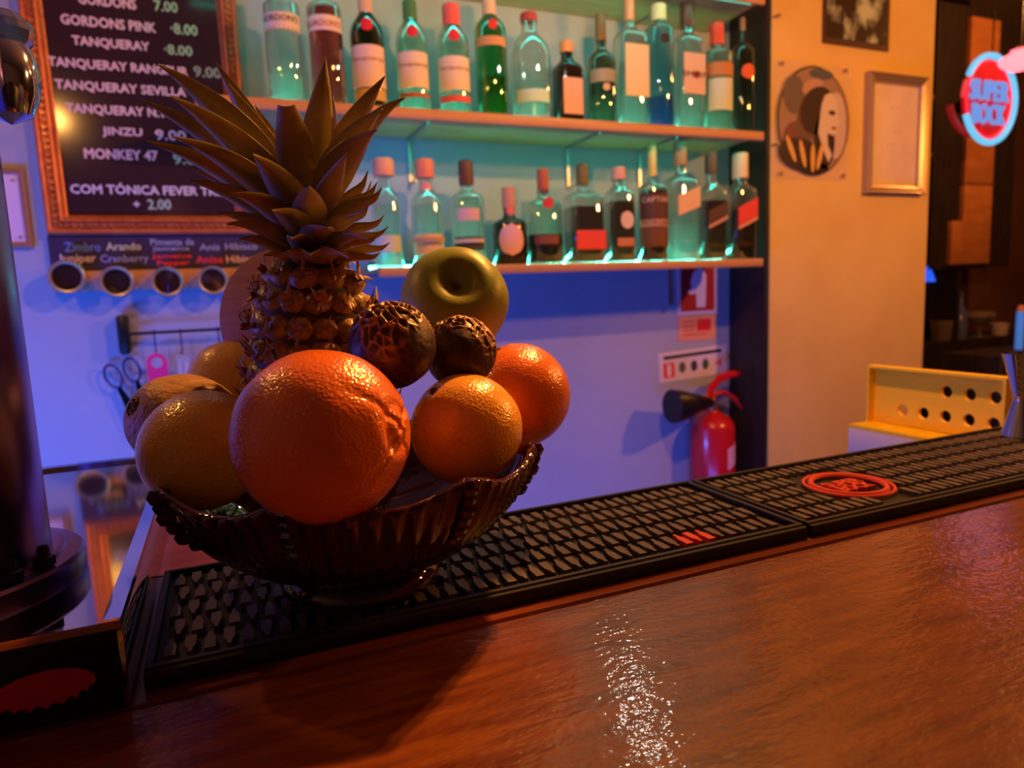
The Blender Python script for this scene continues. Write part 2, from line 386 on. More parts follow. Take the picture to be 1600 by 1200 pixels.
inp = [(.105, .072), (.097, .058), (.085, .046), (.068, .034), (.045, .024), (0, .019)]
nseg = 256
mb = MB(); pr = outp + inp
def fn_all(x, y, z, a, k): return bowlfn(.0020 if 4 < k < 11 else 0)(x, y, z, a, k)
mb.lathe(pr, nseg, fn=fn_all, cap=False); mb.build('bowl_body', M_AMETHYST, bowl, ang=70)
for k in range(NB):
    a = .35 + 2 * PI * k / NB; rr = RB + .0008
    b = MB()
    for (dz, dr, s_) in ((.0835, .0002, .0066), (.0775, -.0012, .0058), (.071, -.0032, .0066), (.0645, -.0065, .0056), (.058, -.0105, .0062), (.0515, -.016, .0048)):
        c_ = Vector(((rr + dr) * math.cos(a), (rr + dr) * math.sin(a), dz * .95 + .003))
        b.lathe([(0, -s_ * .85), (s_ * .7, -s_ * .6), (s_, 0), (s_ * .7, s_ * .6), (0, s_ * .85)], 7, Matrix.Translation(c_) @ Matrix.Rotation(a, 4, 'Z'))
    b.build('rim_ornament', M_AMETHYST, bowl, ang=20)

# ------------------------------------------------------------------ fruit
def sphere_mesh(R_, fn, nu=72, nv=48):
    mb = MB(); vs = []; fs = []
    for j in range(nv + 1):
        th = PI * j / nv
        for i in range(nu):
            ph = 2 * PI * i / nu; d = Vector((math.sin(th) * math.cos(ph), math.sin(th) * math.sin(ph), math.cos(th)))
            vs.append(tuple(fn(d, th, ph) * R_))
    for j in range(nv):
        for i in range(nu):
            a, b_ = j*nu+i, j*nu+(i+1) % nu; c_, d_ = a + nu, b_ + nu
            if j == 0: fs.append((a, c_, d_))
            elif j == nv - 1: fs.append((a, c_, b_))
            else: fs.append((a, c_, d_, b_))
    mb.add(vs, fs); return mb
def peel(name, c0, c1, rough=.25): return mat(name, c0, rough, spec=.55, var=c1, vscale=30, vdetail=2, coat=.6, coat_r=.10, bump=.8, bscale=700, bkind='voronoi', bdist=.0005, sss=.0, vlo=.25, vhi=.8)
M_ORANGE = peel('orange_peel', (.78, .155, .012), (.85, .21, .018)); M_YEL = peel('yellow_peel', (.70, .40, .035), (.78, .46, .05)); M_MAND = peel('mandarin_peel', (.82, .36, .03), (.88, .42, .04))
M_STEM = mat('dry_stem', (.10, .07, .03), .8)
def orient(d):  # rotation taking +Z to d
    return Vector(d).normalized().to_track_quat('Z', 'Y').to_euler()
def citrus(name, label, cat, c, R_, m, axis, flat=.96, seed=0, navel=False, scar=True):
    def fn(d, th, ph):
        n = 1 + .012 * noise.noise(d * 2.2 + Vector((seed, 0, 0))) + .004 * noise.noise(d * 7 + Vector((0, seed, 0)))
        p = d.copy(); p.z *= flat
        n -= .05 * math.exp(-(th / .16) ** 2)
        if navel:
            th2 = th
            w = math.exp(-((th2 - .24) / .07) ** 2); n -= .040 * w
            n += .075 * math.exp(-(th2 / .15) ** 2) + .012 * math.exp(-((th2 - .42) / .15) ** 2)
            for q, dep, ln in ((.4, .035, 1.15), (2.3, .03, .7), (3.9, .03, .6), (5.2, .025, .7)):
                dd = (ph - q + PI) % (2 * PI) - PI
                n -= dep * math.exp(-(dd * math.sin(th) / .045) ** 2) * (1 / (1 + math.exp((th - ln) * 9)))
        return p * n
    t = thing(name, label, cat, c); b = sphere_mesh(R_, fn, 96, 64).build('peel', m, t, ang=80); b.rotation_euler = orient(axis)
    if scar and not navel:
        s_ = MB().lathe([(0, .0), (.0022, .0002), (.0026, .0012), (.0016, .0020), (0, .0016)], 9, Matrix.Translation((0, 0, R_ * flat * .945))).build('stem_scar', M_STEM, t); s_.rotation_euler = orient(axis)
    return t
def fpos(px, py, d): return at(px, py, d=d)
toCam = lambda p: (Vector((0, 0, CZ)) - p).normalized()
rgt = Vector((RX[0], RY[0], RZ[0])); upv = -Vector((RX[1], RY[1], RZ[1]))
def faxis(p, r, u, f): return rgt * r + upv * u + toCam(p) * f

p = fpos(503, 682, .350); citrus('orange', 'largest, deep orange navel orange in front on the bowl rim', 'orange', p, .0428, M_ORANGE, faxis(p, .93, .12, .30), 1.0, 3, navel=True)
p = fpos(319, 703, .447); citrus('lemon', 'round dull yellow lemon at the left front of the bowl', 'lemon', p, .0362, M_YEL, faxis(p, -.3, .9, -.5), .97, 11)
p = fpos(729, 671, .432); citrus('mandarin', 'yellow-orange mandarin with a small navel, right of the biggest orange', 'mandarin', p, .0352, M_MAND, faxis(p, -.62, .72, .42), 1.0, 5)
p = fpos(808, 618, .515); citrus('orange', 'deep orange fruit at the right edge of the bowl, behind the mandarin', 'orange', p, .0400, M_ORANGE, faxis(p, -.35, .85, .15), .98, 21)
p = fpos(362, 598, .585); citrus('lemon', 'yellow lemon half hidden behind the brown kiwi and the wooden disc', 'lemon', p, .0330, M_YEL, faxis(p, .1, .8, -.5), 1.0, 31)

# kiwi
p = fpos(293, 664, .505)
kt = thing('kiwi', 'hairy brown kiwi at the far left of the bowl, behind the dull yellow lemon', 'kiwi', p)
M_KIWI = mat('kiwi_skin', (.26, .13, .045), .5, spec=.6, var=(.42, .24, .09), vscale=60, vstretch=(1, 1, .25), bump=.8, bscale=260, bstretch=(1, 1, .2), bdist=.002)
def kfn(d, th, ph): 
    q = Vector((d.x, d.y * .92, d.z * 1.05)) * (1 + .02 * noise.noise(d * 2.5)); q *= 1 - .05 * math.exp(-(th / .22) ** 2); return q
o = sphere_mesh(.0362, kfn).build('skin', M_KIWI, kt, ang=80); ax = faxis(p, -.72, .25, .62); o.rotation_euler = orient(ax)
b = MB()
for k in range(9):
    a = k * .7; b.tube([(.0015 * math.cos(a), .0015 * math.sin(a), .0355), (.0045 * math.cos(a), .0045 * math.sin(a), .0375), (.0065 * math.cos(a + .5), .0065 * math.sin(a + .5), .0370)], [.0012, .0009, .0004], 5)
o = b.build('calyx', M_STEM, kt); o.rotation_euler = orient(ax)

# apple
p = fpos(711, 471, .545)
at_ = thing('apple', 'dull green apple on top at the right, its stem hollow turned to the camera', 'apple', p)
M_APPLE = mat('green_apple_skin', (.15, .20, .025), .42, spec=.4, var=(.26, .27, .04), vscale=12, vstretch=(1, 1, .3), bump=.08, bscale=300)
def afn(d, th, ph):
    r = 1.0 - .46 * math.exp(-(th / .38) ** 2) - .12 * math.exp(-((PI - th) / .25) ** 2) + .018 * math.cos(5 * ph) * math.sin(th) ** 2 * (.4 + .6 * (th / PI)) + .02 * noise.noise(d * 1.6)
    r += .02 * math.exp(-((th - .85) / .35) ** 2)
    q = d * r; q.z *= .93; return q
o = sphere_mesh(.0425, afn, 80, 64).build('skin', M_APPLE, at_, ang=80); ax = faxis(p, .04, .42, .80); o.rotation_euler = orient(ax)
o = MB().lathe([(0, .0215), (.002, .0220), (.0028, .0232), (.0014, .0242), (0, .024)], 8).build('stem_stub', M_STEM, at_); o.rotation_euler = orient(ax)

# passion fruits
M_PF = mat('wrinkled_purple_rind', (.030, .008, .010), .42, spec=.55, bump=.2, bscale=300)
def wire_ridge(m, ridge):
    nt = m.node_tree; L = nt.links; a = N(nt, 'ShaderNodeAttribute'); a.attribute_name = 'ridge'
    mx = N(nt, 'ShaderNodeMix'); mx.data_type = 'RGBA'; c = nt.nodes['Principled BSDF'].inputs['Base Color']
    mx.inputs[6].default_value = c.default_value; mx.inputs[7].default_value = (*ridge, 1)
    L.new(a.outputs['Fac'], mx.inputs[0]); L.new(mx.outputs[2], c)
wire_ridge(M_PF, (.42, .20, .09))
def passion(label, c, R_, seed, ax):
    t = thing('passion_fruit', label, 'passion fruit', c); ridge = []
    sv = Vector((seed, seed * .7, 3.1))
    def fn(d, th, ph):
        q = Vector((d.x * 4.2, d.y * 4.2, d.z * 2.6)) + sv + noise.noise_vector(d * 2.5 + sv) * .5
        dist, _ = noise.voronoi(q); e = dist[1] - dist[0]
        rg = math.exp(-(e / .13) ** 2); amt = 1 / (1 + math.exp((th - 1.20 + .25 * math.sin(3 * ph + seed)) * 7))
        ridge.append(min(1, rg * amt * 1.1 + .02))
        r = 1 + (.085 * rg - .035) * amt - .01 * rg * (1 - amt) + .03 * noise.noise(d * 2 + sv)
        return d * r
    o = sphere_mesh(R_, fn, 170, 120).build('rind', M_PF, t, ang=80); o.rotation_euler = orient(ax)
    at2 = o.data.attributes.new('ridge', 'FLOAT', 'POINT'); at2.data.foreach_set('value', ridge)
p = fpos(613, 541, .415); passion('wrinkled dark purple passion fruit beside the pineapple, left of the other', p, .0258, 1.3, (-.15, -.1, 1))
p = fpos(719, 551, .452); passion('wrinkled dark passion fruit tucked below the green apple', p, .0236, 6.7, (.45, .1, .9))

# wooden disc
p = fpos(446, 500, .560)
dt = thing('wooden_disc', 'thin round wooden disc with engraved sprigs, standing behind the pineapple', 'wooden disc', p)
M_DISC = mat('thin_birch_wood', (.42, .17, .05), .55, var=(.50, .22, .075), vscale=18, vstretch=(1, 14, 1), vdetail=3)
M_BURN = mat('burnt_engraving', (.05, .025, .012), .8)
q = (toCam(p) + Vector((-.55, 0, .05))).to_track_quat('Z', 'Y').to_euler()
o = MB().lathe([(0, -.0015), (.0545, -.0015), (.0552, -.001), (.0552, .001), (.0545, .0015), (0, .0015)], 72).build('disc', M_DISC, dt); o.rotation_euler = q
b = MB(); random.seed(5)
for cx, cy, nl in ((-.020, .026, 11), (-.030, .004, 7)):
    for k in range(nl):
        a = 2 * PI * k / nl + .3; l_ = .006 + .005 * random.random()
        b.tube([(cx, cy, .0016), (cx + l_ * .5 * math.cos(a + .3), cy + l_ * .5 * math.sin(a + .3), .0017), (cx + l_ * math.cos(a), cy + l_ * math.sin(a), .0016)], .00028, 4)
    b.tube([(cx + .006 * math.cos(a_) * 1.3, cy + .0045 * math.sin(a_), .0016) for a_ in [2 * PI * k / 20 for k in range(20)]], .0003, 4, closed=True)
o = b.build('engraving', M_BURN, dt); o.rotation_euler = q; dt_rot = q

# pineapple
PB = at(499, 560, d=.474); PX, PY = PB.x, PB.y; zc0 = at(517, 432, d=.455).z
pt = thing('pineapple', 'small pineapple with a spreading leafy crown, standing in the middle of the bowl', 'pineapple', (PX, PY, zc0))
HB = zc0 + .012 - (ZM + .045); RP = .0450; TOPZ = .012
def prad(t):  # t 0 at crown, 1 at the bottom
    return RP * (max(0, 1 - abs((t - .60) / .66) ** 2.1)) ** .5
M_PCORE = mat('pineapple_flesh_rind', (.05, .028, .015), .6)
M_EYE = mat('pineapple_eye', (.20, .11, .045), .36, spec=.6, var=(.38, .24, .09), vscale=120, bump=.4, bscale=400)
M_BRACT = mat('dry_bract', (.40, .22, .12), .5, var=(.26, .12, .06), vscale=150)
MB().lathe([(prad(k / 18) * .93, TOPZ - HB * k / 18) for k in range(19)], 28, cap=False).build('rind', M_PCORE, pt)
def eye_mesh(seed):
    random.seed(seed); b = MB()
    poly = [(math.cos(a) * (1.12 if k % 3 == 0 else 1), math.sin(a) * .88) for k, a in enumerate([PI * k / 3 for k in range(6)])]
    s_ = .0086; u = random.uniform
    vs = [(x * s_ * 1.02, y * s_ * 1.02, -.003) for x, y in poly] + [(x * s_ * .84, y * s_ * .84, .0020 + u(-.0006, .0008)) for x, y in poly] + [(x * s_ * .42, y * s_ * .42 - .001, .0040 + u(-.0008, .0012)) for x, y in poly] + [(0, 0, .0016)]
    fs = [(i, (i+1) % 6, (i+1) % 6 + 6, i + 6) for i in range(6)] + [(i+6, (i+1) % 6 + 6, (i+1) % 6 + 12, i + 12) for i in range(6)] + [(i+12, (i+1) % 6 + 12, 18) for i in range(6)]
    b.mi = 0; b.add(vs, fs); b.mi = 1
    for q, l_, w, lift in [(PI/2 + u(-.4, .4), u(.007, .012), .0011, .0050)] + [(u(0, 2*PI), u(.004, .0085), u(.0010, .0022), u(.0015, .0045)) for _ in range(5)]:
        c_, s2 = math.cos(q), math.sin(q); P_ = lambda f, sd, z: (c_ * l_ * f - s2 * sd, s2 * l_ * f + c_ * sd - .001, z)
        b.add([P_(0, -w, .0035), P_(0, w, .0035), P_(.5, w * .9, .0045 + lift * .4), P_(.5, -w * .9, .0045 + lift * .4), P_(1, 0, .0042 + lift), P_(.3, 0, .0056 + lift * .3)],
              [(0, 1, 5), (1, 2, 5), (5, 2, 4), (3, 5, 4), (0, 5, 3), (3, 2, 1, 0), (3, 4, 2)])
    return b
eyes = []
for s_ in range(5):
    o = eye_mesh(40 + s_).build('eye', [M_EYE, M_BRACT], None, ang=75); eyes.append(o.data); bpy.data.objects.remove(o)
rows = 10; random.seed(11)
for j in range(rows):
    t0_ = t_ = .05 + .90 * j / (rows - 1); r = prad(t_); n = max(6, int(round(2 * PI * r / .0160)))
    dt_ = .01; nr = (prad(t_ + dt_) - prad(t_ - dt_)) / (2 * dt_ * HB)
    for i in range(n):
        a = 2 * PI * (i + (j % 2) * .5) / n + j * .06; t_ = t0_ + .92 / (rows - 1) * (i / n - .5); r = prad(t_)
        nrm = Vector((math.cos(a), math.sin(a), nr)).normalized(); tz = Vector((0, 0, 1)); xv = tz.cross(nrm).normalized(); yv = nrm.cross(xv)
        R3 = Matrix((xv, yv, nrm)).transposed().to_4x4()
        o = link('eye', random.choice(eyes), pt)
        o.matrix_local = Matrix.Translation((r * .95 * math.cos(a), r * .95 * math.sin(a), TOPZ - HB * t_)) @ R3 @ Matrix.Rotation(random.uniform(-.35, .35), 4, 'Z') @ Matrix.Rotation(random.uniform(-.22, .22), 4, 'X') @ Matrix.Scale(random.uniform(1.0, 1.3), 4)
M_LEAF = mat('pineapple_leaf', (.24, .19, .08), .42, spec=.5, var=(.36, .28, .12), vscale=35, vstretch=(1, 1, 1), bump=.12, bscale=250)
def leaf(tip, w, h0, bow=.35, front=0.0, blunt=0, curl=0, droop=0.0):
    """tip in world; h0 height of the base above the crown foot; w half width"""
    tip = Vector(tip) - pt.location
    rad = Vector((tip.x, tip.y, 0)); rl = rad.length; rd = rad.normalized() if rl > 1e-4 else Vector((0, -1, 0))
    base = rd * min(.010, .006 + .1 * rl) + Vector((0, 0, h0))
    L_ = (tip - base).length
    ctrl = base + rd * (L_ * .12) + Vector((0, 0, L_ * bow)) + (tip - base) * .30
    side = rd.cross(Vector((0, 0, 1))).normalized(); n = 14; twist = Vector((-.18, -.98, .1)) * (-.75 if rd.y < .5 else .6); m = 6; vs = []; fs = []
    for k in range(n + 1):
        u = k / n; pnt = base * (1-u)**2 + ctrl * 2*u*(1-u) + tip * u*u
        tn = ((ctrl - base) * (1-u) + (tip - ctrl) * u).normalized(); nm = tn.cross(side).normalized()
        if nm.dot(Vector((0, 0, 1)) * .5 - rd * .8) < 0: nm = -nm   # inner face normal
        nm = nm + twist * min(1, .4 + u); nm = (nm - tn * nm.dot(tn)).normalized(); sd = tn.cross(nm).normalized()
        ww = w * ((.62 + .75 * u - .2 * u * u) if u < .35 else (.86 * (1 - ((u - .35) / .65) ** 1.5)) if not blunt else .86 - .55 * ((u - .35) / .65) ** 1.6)
        ww = max(ww, w * .015)
        if curl: pnt = pnt + Vector((0, 0, 1)) * curl * max(0, u - .75) ** 2 * 16 * L_ * .25 - rd * curl * max(0, u - .85) * L_ * .6
        for i in range(m + 1):
            q = (i / m) * 2 - 1
            vs.append(pnt + sd * (ww * q) + nm * (ww * .38 * q * q))
        for i in range(m + 1):
            q = (i / m) * 2 - 1; th = .0009 * (1 - q * q) + .0002
            vs.append(pnt + sd * (ww * q) + nm * (ww * .38 * q * q - th))
    st = 2 * (m + 1)
    for k in range(n):
        for i in range(m):
            a = k * st + i; fs.append((a, a + 1, a + 1 + st, a + st)); c_ = a + m + 1; fs.append((c_ + st, c_ + st + 1, c_ + 1, c_))
        a = k * st; fs.append((a, a + st, a + st + m + 1, a + m + 1)); a += m; fs.append((a + m + 1, a + st + m + 1, a + st, a))
    fs.append(tuple(range(n * st, n * st + m + 1)) + tuple(range(n * st + st - 1, n * st + m, -1)))
    MB().add(vs, fs).build('leaf', M_LEAF, pt, ang=50)
D0 = .455
LEAVES = [  # tip px, tip py, distance offset, half width, base height, bow
    (247, 100, -.015, .0115, .030, .30), (219, 155, .03, .0100, .024, .26), (266, 149, -.035, .0110, .024, .25), (338, 97, .04, .0120, .034, .24), (357, 130, .015, .0110, .034, .2),
    (508, 87, .00, .0105, .044, .12), (601, 119, .01, .0105, .040, .22), (631, 153, .035, .0100, .034, .34), (597, 170, -.02, .0110, .028, .3), (589, 202, -.035, .0120, .022, .3),
    (554, 199, .05, .0125, .030, .2), (447, 166, -.030, .0125, .030, .14), (398, 164, .06, .012, .034, .2), (230, 220, -.01, .0100, .016, .25), (269, 212, -.045, .0100, .016, .25), (395, 240, -.06, .0105, .016, .2),
    (295, 281, .00, .0095, .010, .25), (308, 268, .04, .0095, .012, .25), (355, 302, -.045, .0095, .009, .25), (343, 332, .01, .0085, .004, .25), (354, 349, -.02, .0085, .001, .26), (373, 372, .0, .0075, -.003, .25),
    (425, 328, -.065, .0095, .006, .2), (483, 290, -.065, .0105, .012, .12), (542, 238, -.045, .0085, .016, .12), (581, 281, .01, .0070, .012, .3), (596, 301, -.01, .0075, .010, .3), (604, 313, -.03, .0075, .008, .3),
    (583, 339, -.045, .0075, .004, .25), (606, 352, -.01, .0065, .003, .25), (612, 367, .01, .0060, .000, .22), (597, 381, -.025, .0065, -.002, .22), (615, 392, .00, .0060, -.004, .2), (512, 355, -.062, .0105, .001, .16),
    (455, 372, -.060, .0090, -.003, .2), (575, 372, -.055, .0085, -.003, .2), (412, 398, -.02, .0075, -.006, .2), (600, 408, -.015, .0060, -.007, .2), (425, 410, .03, .0075, -.006, .2), (485, 398, -.055, .0095, -.008, .2),
    (545, 402, -.055, .0090, -.008, .2), (440, 395, -.045, .0085, -.008, .2), (585, 300, .05, .0080, .008, .25), (370, 330, .05, .0085, .004, .25), (520, 150, .055, .0120, .036, .12), (400, 360, .05, .008, -.002, .22), (560, 340, .06, .008, .002, .2)]
for i, (px, py, dd, w, h0, bow) in enumerate(LEAVES):
    leaf(at(px, py, d=D0 + dd), w * 1.18, h0 + .012, bow, blunt=(i == 11), curl=.5 if px > 575 and py > 270 else 0)
MB().lathe([(.018, -.012), (.017, .0), (.013, .025), (.008, .05), (.002, .065)], 16).build('crown_core', M_LEAF, pt)

# ------------------------------------------------------------------ shelves
ZU0 = CZ + .381; ZU1 = ZU0 + .022; ZL0 = CZ + .0475; ZL1 = ZL0 + .021
ZT0 = at(1180, 2, Y=YS).z - .004; ZT1 = ZT0 + .022
XS0 = at(592, 428, Y=YS).x; XS1 = at(1195, 212, Y=YS).x
XU0 = XS0 - .33
M_LED = mat('led_strip_light', (.02, .1, .08), .4, emit=(.04, 1.0, .70), es=3)
M_BRK = mat('bracket_steel', (.5, .5, .5), .35, metal=1)
M_LED2 = mat('base_led_strip_light', (.02, .1, .08), .4, emit=(.07, 1.0, .74), es=50)
def shelf(label, x0, x1, z0, z1, brk, led=1, zt1=None):
    t = thing('wall_shelf', label, 'shelf', ((x0 + x1) / 2, YS, z0))
    def pb(b, n, m, **k): return rel(b.build(n, m, t, **k), t)
    b = MB().box((x0, YS, z0), (x1, YS + .012, z1), bev=.003); b.box((x0, YS + .0125, z0 + .012), (x1, YW - .001, z1), bev=.001)
    pb(b, 'board', M_SHELF)
    for x in brk:
        b = MB().box((x - .004, YW - .006, z0 - .10), (x + .004, YW - .001, z0 + .0115)); b.box((x - .004, YS + .06, z0 + .006), (x + .004, YW - .006, z0 + .0115)); b.box((x - .004, YW - .05, z0 - .100), (x + .004, YW - .006, z0 - .095))
        pb(b, 'bracket', M_BRK, smooth=False)
    if zt1:
        b = MB().box((x0 + .01, YW - .0915, zt1 + .0004), (x1 - .03, YW - .088, zt1 + .020)); pb(b, 'led_shield', M_BLACK, smooth=False)  # added black shield that keeps the strip's light off the wall
        o = pb(MB().box((x0 + .01, YW - .098, zt1 + .0004), (x1 - .03, YW - .092, zt1 + .0090)), 'led_strip', M_LED2, smooth=False); o['label'] = 'bright sea-green led strip behind the bottles'
    if led:
        o = pb(MB().box((x0 + .01, YS + .0128, z0 + .0045), (x1 - .03, YS + .021, z0 + .0115)), 'led_strip', M_LED, smooth=False); o['label'] = 'sea-green led strip'
bx = [at(886, 250, Y=YW).x, at(998, 250, Y=YW).x, at(1148, 250, Y=YW).x, at(640, 260, Y=YW).x]
shelf('upper pine bottle shelf with sea-green lighting, holding fourteen bottles', XU0, XS1, ZU0, ZU1, bx, zt1=ZU1)
shelf('lower pine bottle shelf with sea-green lighting, beside the green apple', XS0, XS1, ZL0, ZL1, [bx[1] + .1], 0, zt1=ZL1)
shelf('topmost pine shelf, only its right end showing at the upper edge', XU0, XS1 + .0, ZT0, ZT1, [bx[1], bx[2]])

# ------------------------------------------------------------------ bottles
YB = 1.565
CLR = glass('clear_bottle_glass', (.90, .97, .94), .2, .03, .16); GRN = glass('green_bottle_glass', (.04, .50, .20), .16, .04, .25); DGRN = glass('deep_green_bottle_glass', (.01, .12, .035), .12, .04, .06)
BLK = mat('black_bottle_glass', (.012, .008, .006), .12, spec=.7, coat=.5); SMK = glass('smoky_bottle_glass', (.30, .36, .26), .12, .05, .12); PALE = glass('pale_green_bottle_glass', (.66, .93, .82), .2, .04, .2)
BLUEG = glass('pale_blue_bottle_glass', (.45, .75, .80), .13, .04, .12)
LQ = {'water': glass('clear_spirit', (.80, .98, .93), .12, .02, .34, 1.33), 'pink': glass('pink_spirit', (.98, .12, .11), .05, .02, .2, 1.33), 'blue': glass('blue_spirit', (.02, .30, .62), .05, .02, .25, 1.33),
      'brown': glass('amber_spirit', (.30, .075, .02), .05, .02, .25, 1.33), 'dark': glass('dark_spirit', (.06, .012, .008), .05, .02, .2, 1.33), 'green': glass('green_spirit', (.03, .5, .25), .05, .02, .2, 1.33)}
CREAM = (.80, .62, .48); INK = (.06, .035, .03)
def mpp(px, py, Y):  # metres per photo pixel, across and up
    return (at(px + .5, py, Y=Y) - at(px - .5, py, Y=Y)).x, (at(px, py - .5, Y=Y) - at(px, py + .5, Y=Y)).z
def bottle(label, zs, px, hw, top, sh, neck_hw, cap_bot, glassm, liq=None, lvl=None, cap=(.5, .2, .1), labels=(), seal=None, square=0, cap_hw=None, shp=1.0, band=None, group='bottles on the upper shelf', texts=(), Y=None):
    Yb = Y or YB; P0 = at(px, (top + 160) / 2 if zs > CZ + .2 else (top + 400) / 2, Y=Yb); u, v = mpp(px, 200 if zs > CZ + .2 else 330, Yb)
    zf = lambda py: at(px, py, Y=Yb).z - zs
    zg = lambda py: at(px, py, Y=Yb - hw * u * .75).z - zs
    u = u * .92                      # a round body seen aslant looks a little wider than its section
    r = hw * u; rn = neck_hw * u; H = zf(top); hs = zf(sh); hc = zf(cap_bot)
    r = min(r, .052)
    base = at(px, 175 if zs > CZ + .2 else 400, Y=Yb)
    t = thing('bottle', label, 'bottle', (base.x, Yb, zs + .0004), group)
    nn = 28
    def fn(x, y, z, a, k):
        if square and z < hs + .25 * (hc - hs):
            c_, s_ = math.cos(a), math.sin(a); rr = math.hypot(x, y); e = 5.0
            q = (abs(c_) ** e + abs(s_) ** e) ** (-1 / e); f_ = rr * (.93 * q if square == 1 else q); return f_ * c_, f_ * s_ * (.85), z
        return x, y, z
    nk = hs + (hc - hs) * .45 * shp
    prof = [(0, 0), (r * .88, 0), (r, .006), (r, hs * .5), (r, hs), (r * .96 + rn * .04, hs + (nk - hs) * .25), (r * .78 + rn * .22, hs + (nk - hs) * .55), (rn * 1.25, nk), (rn, nk + .008), (rn, hc), (rn * .96, hc + .004), (0, hc + .004)]
    def rad_at(z):
        for (r0, z0), (r1, z1) in zip(prof[1:], prof[2:]):
            if z0 <= z <= z1 and z1 > z0: return r0 + (r1 - r0) * (z - z0) / (z1 - z0)
        return rn
    MB().lathe(prof, nn, fn=fn, cap=False).build('glass_body', glassm, t, ang=50)
    if liq:
        hl = zf(lvl) if lvl is not None else hs; k_ = .93
        lp = [(0, .005), (r * .86 * k_, .005), (r * k_, .010)]
        if hl > hs: lp += [(r * k_, hs)] + [(max(rn * .8, (r + (rn - r) * min(1, (hl - hs) / max(.01, nk - hs))) * k_ * .95), hl)]
        else: lp += [(r * k_, hl)]
        lp += [(0, hl)]
        MB().lathe(lp, nn, fn=fn, cap=False).build('liquid', LQ[liq], t, ang=50)
    ch = (cap_hw or neck_hw * 1.15) * u
    MB().lathe([(0, hc - .006), (ch, hc - .006), (ch * 1.02, hc), (ch, H - .003), (ch * .85, H), (0, H)], 20).build('cap', paint(cap, .4), t, ang=35)
    def patch(y0, y1, frac, col, tilt=0, rr=None, oval=False, name='label', cen=0.0, rough=.6):
        R_ = (rr or r) * 1.012 * (1.0 if not square else 1.03); n = 12; vs = []; fs = []; z0, z1 = zg(y1), zg(y0)
        fa = -PI / 2 + cen - .30       # faces the photographer
        if square:
            R_ = r * (.80 if square == 1 else .86)
        if oval:
            b = MB(); m_ = 10; cz = (z0 + z1) / 2; hh = (z1 - z0) / 2; wv = hh * frac; nx_ = 8; R3 = R_ + .0014
            for dr in (0, -.0012):
                for j_ in range(m_ + 1):
                    q = -1 + 2 * j_ / m_; wq = wv * math.sqrt(max(0.0001, 1 - q * q * .999))
                    for i_ in range(nx_ + 1):
                        ang_ = fa + wq * (-1 + 2 * i_ / nx_) / max(R_, .012)
                        if square: vs.append((r * .1 + wq * (-1 + 2 * i_ / nx_), -r * .86 - .001 - dr, cz + hh * q))
                        else: vs.append(((R3 + dr) * math.cos(ang_), (R3 + dr) * math.sin(ang_), cz + hh * q))
            st_ = nx_ + 1; lay_ = st_ * (m_ + 1)
            for j_ in range(m_):
                for i_ in range(nx_):
                    a = j_ * st_ + i_; fs += [(a, a + 1, a + 1 + st_, a + st_), (a + lay_ + st_, a + lay_ + st_ + 1, a + lay_ + 1, a + lay_)]
            return b.add(vs, fs).build(name, paint(col, rough), t)
        for i in range(n + 1):
            a = fa - frac + 2 * frac * i / n; dz = tilt * math.sin(a - fa) * r
            if square:
                x = r * .88 * (2 * i / n - 1) * min(1, frac / 1.2); y = -R_; vs += [(x, y - .0006, z0 + tilt * x), (x, y - .0006, z1 + tilt * x), (x, y + .001, z0 + tilt * x), (x, y + .001, z1 + tilt * x)]
            else:
                for q in (R_, R_ - .001): vs += [(q * math.cos(a), q * math.sin(a), z0 + dz), (q * math.cos(a), q * math.sin(a), z1 + dz)]
        for i in range(n):
            a = i * 4; b_ = a + 4; fs += [(a, b_, b_ + 1, a + 1), (a + 2, a + 3, b_ + 3, b_ + 2), (a + 1, b_ + 1, b_ + 3, a + 3), (a, a + 2, b_ + 2, b_)]
        return MB().add(vs, fs).build(name, paint(col, rough), t)
    for lb in labels: patch(*lb[:4], **(lb[4] if len(lb) > 4 else {}))
    if seal: y0, rad, col = seal; R2 = rad_at(zg(y0)) * 1.03 if not square else max(r*.5, rad_at(zg(y0))); patch(y0 - rad, y0 + rad, 1.0, col, rr=R2, oval=True, name='seal', cen=.1)
    if band: 
        z0, z1 = zf(band[1]), zf(band[0]); MB().lathe([(r * 1.01, z0), (r * 1.015, z1)], nn, fn=fn, cap=False).build('base_band', paint(band[2], .5), t)
    for (s_, yc, hpx, frac, col) in texts:
        R_ = r * 1.02; fa = -.30
        M_ = Matrix.Rotation(fa, 4, 'Z') @ Matrix.Translation((0, -R_ - .0005, zg(yc))) @ Matrix.Rotation(PI / 2, 4, 'X')
        if square: M_ = Matrix.Translation((0, -r * .88 - .001, zg(yc))) @ Matrix.Rotation(PI / 2, 4, 'X')
        text('lettering', s_, frac * 2 * r, hpx * v, paint(col, .7), M_, t, .0004, 0, bend=None if square else R_)
    return t
U = ZU1; Lw = ZL1; GL_ = 'bottles on the lower shelf'
bottle('round clear gin bottle with cream collar label, leftmost on the upper shelf', U, 452, 31, -28, 14, 11, -8, CLR, 'water', 112, (.35, .6, .45), [(22, 48, 1.35, CREAM), (44, 49, 1.36, (.62, .36, .14))], texts=[("GORDON'S", 31, 9, 1.15, INK)])
bottle('bottle of pink-red gin with a cream collar label, beside the leftmost bottle', U, 517, 29, -28, 18, 10, -8, CLR, 'pink', 20, (.55, .75, .4), [(26, 50, 1.35, (.82, .60, .50))], texts=[("GORDON'S", 39, 9, 1.15, (.5, .15, .12))])
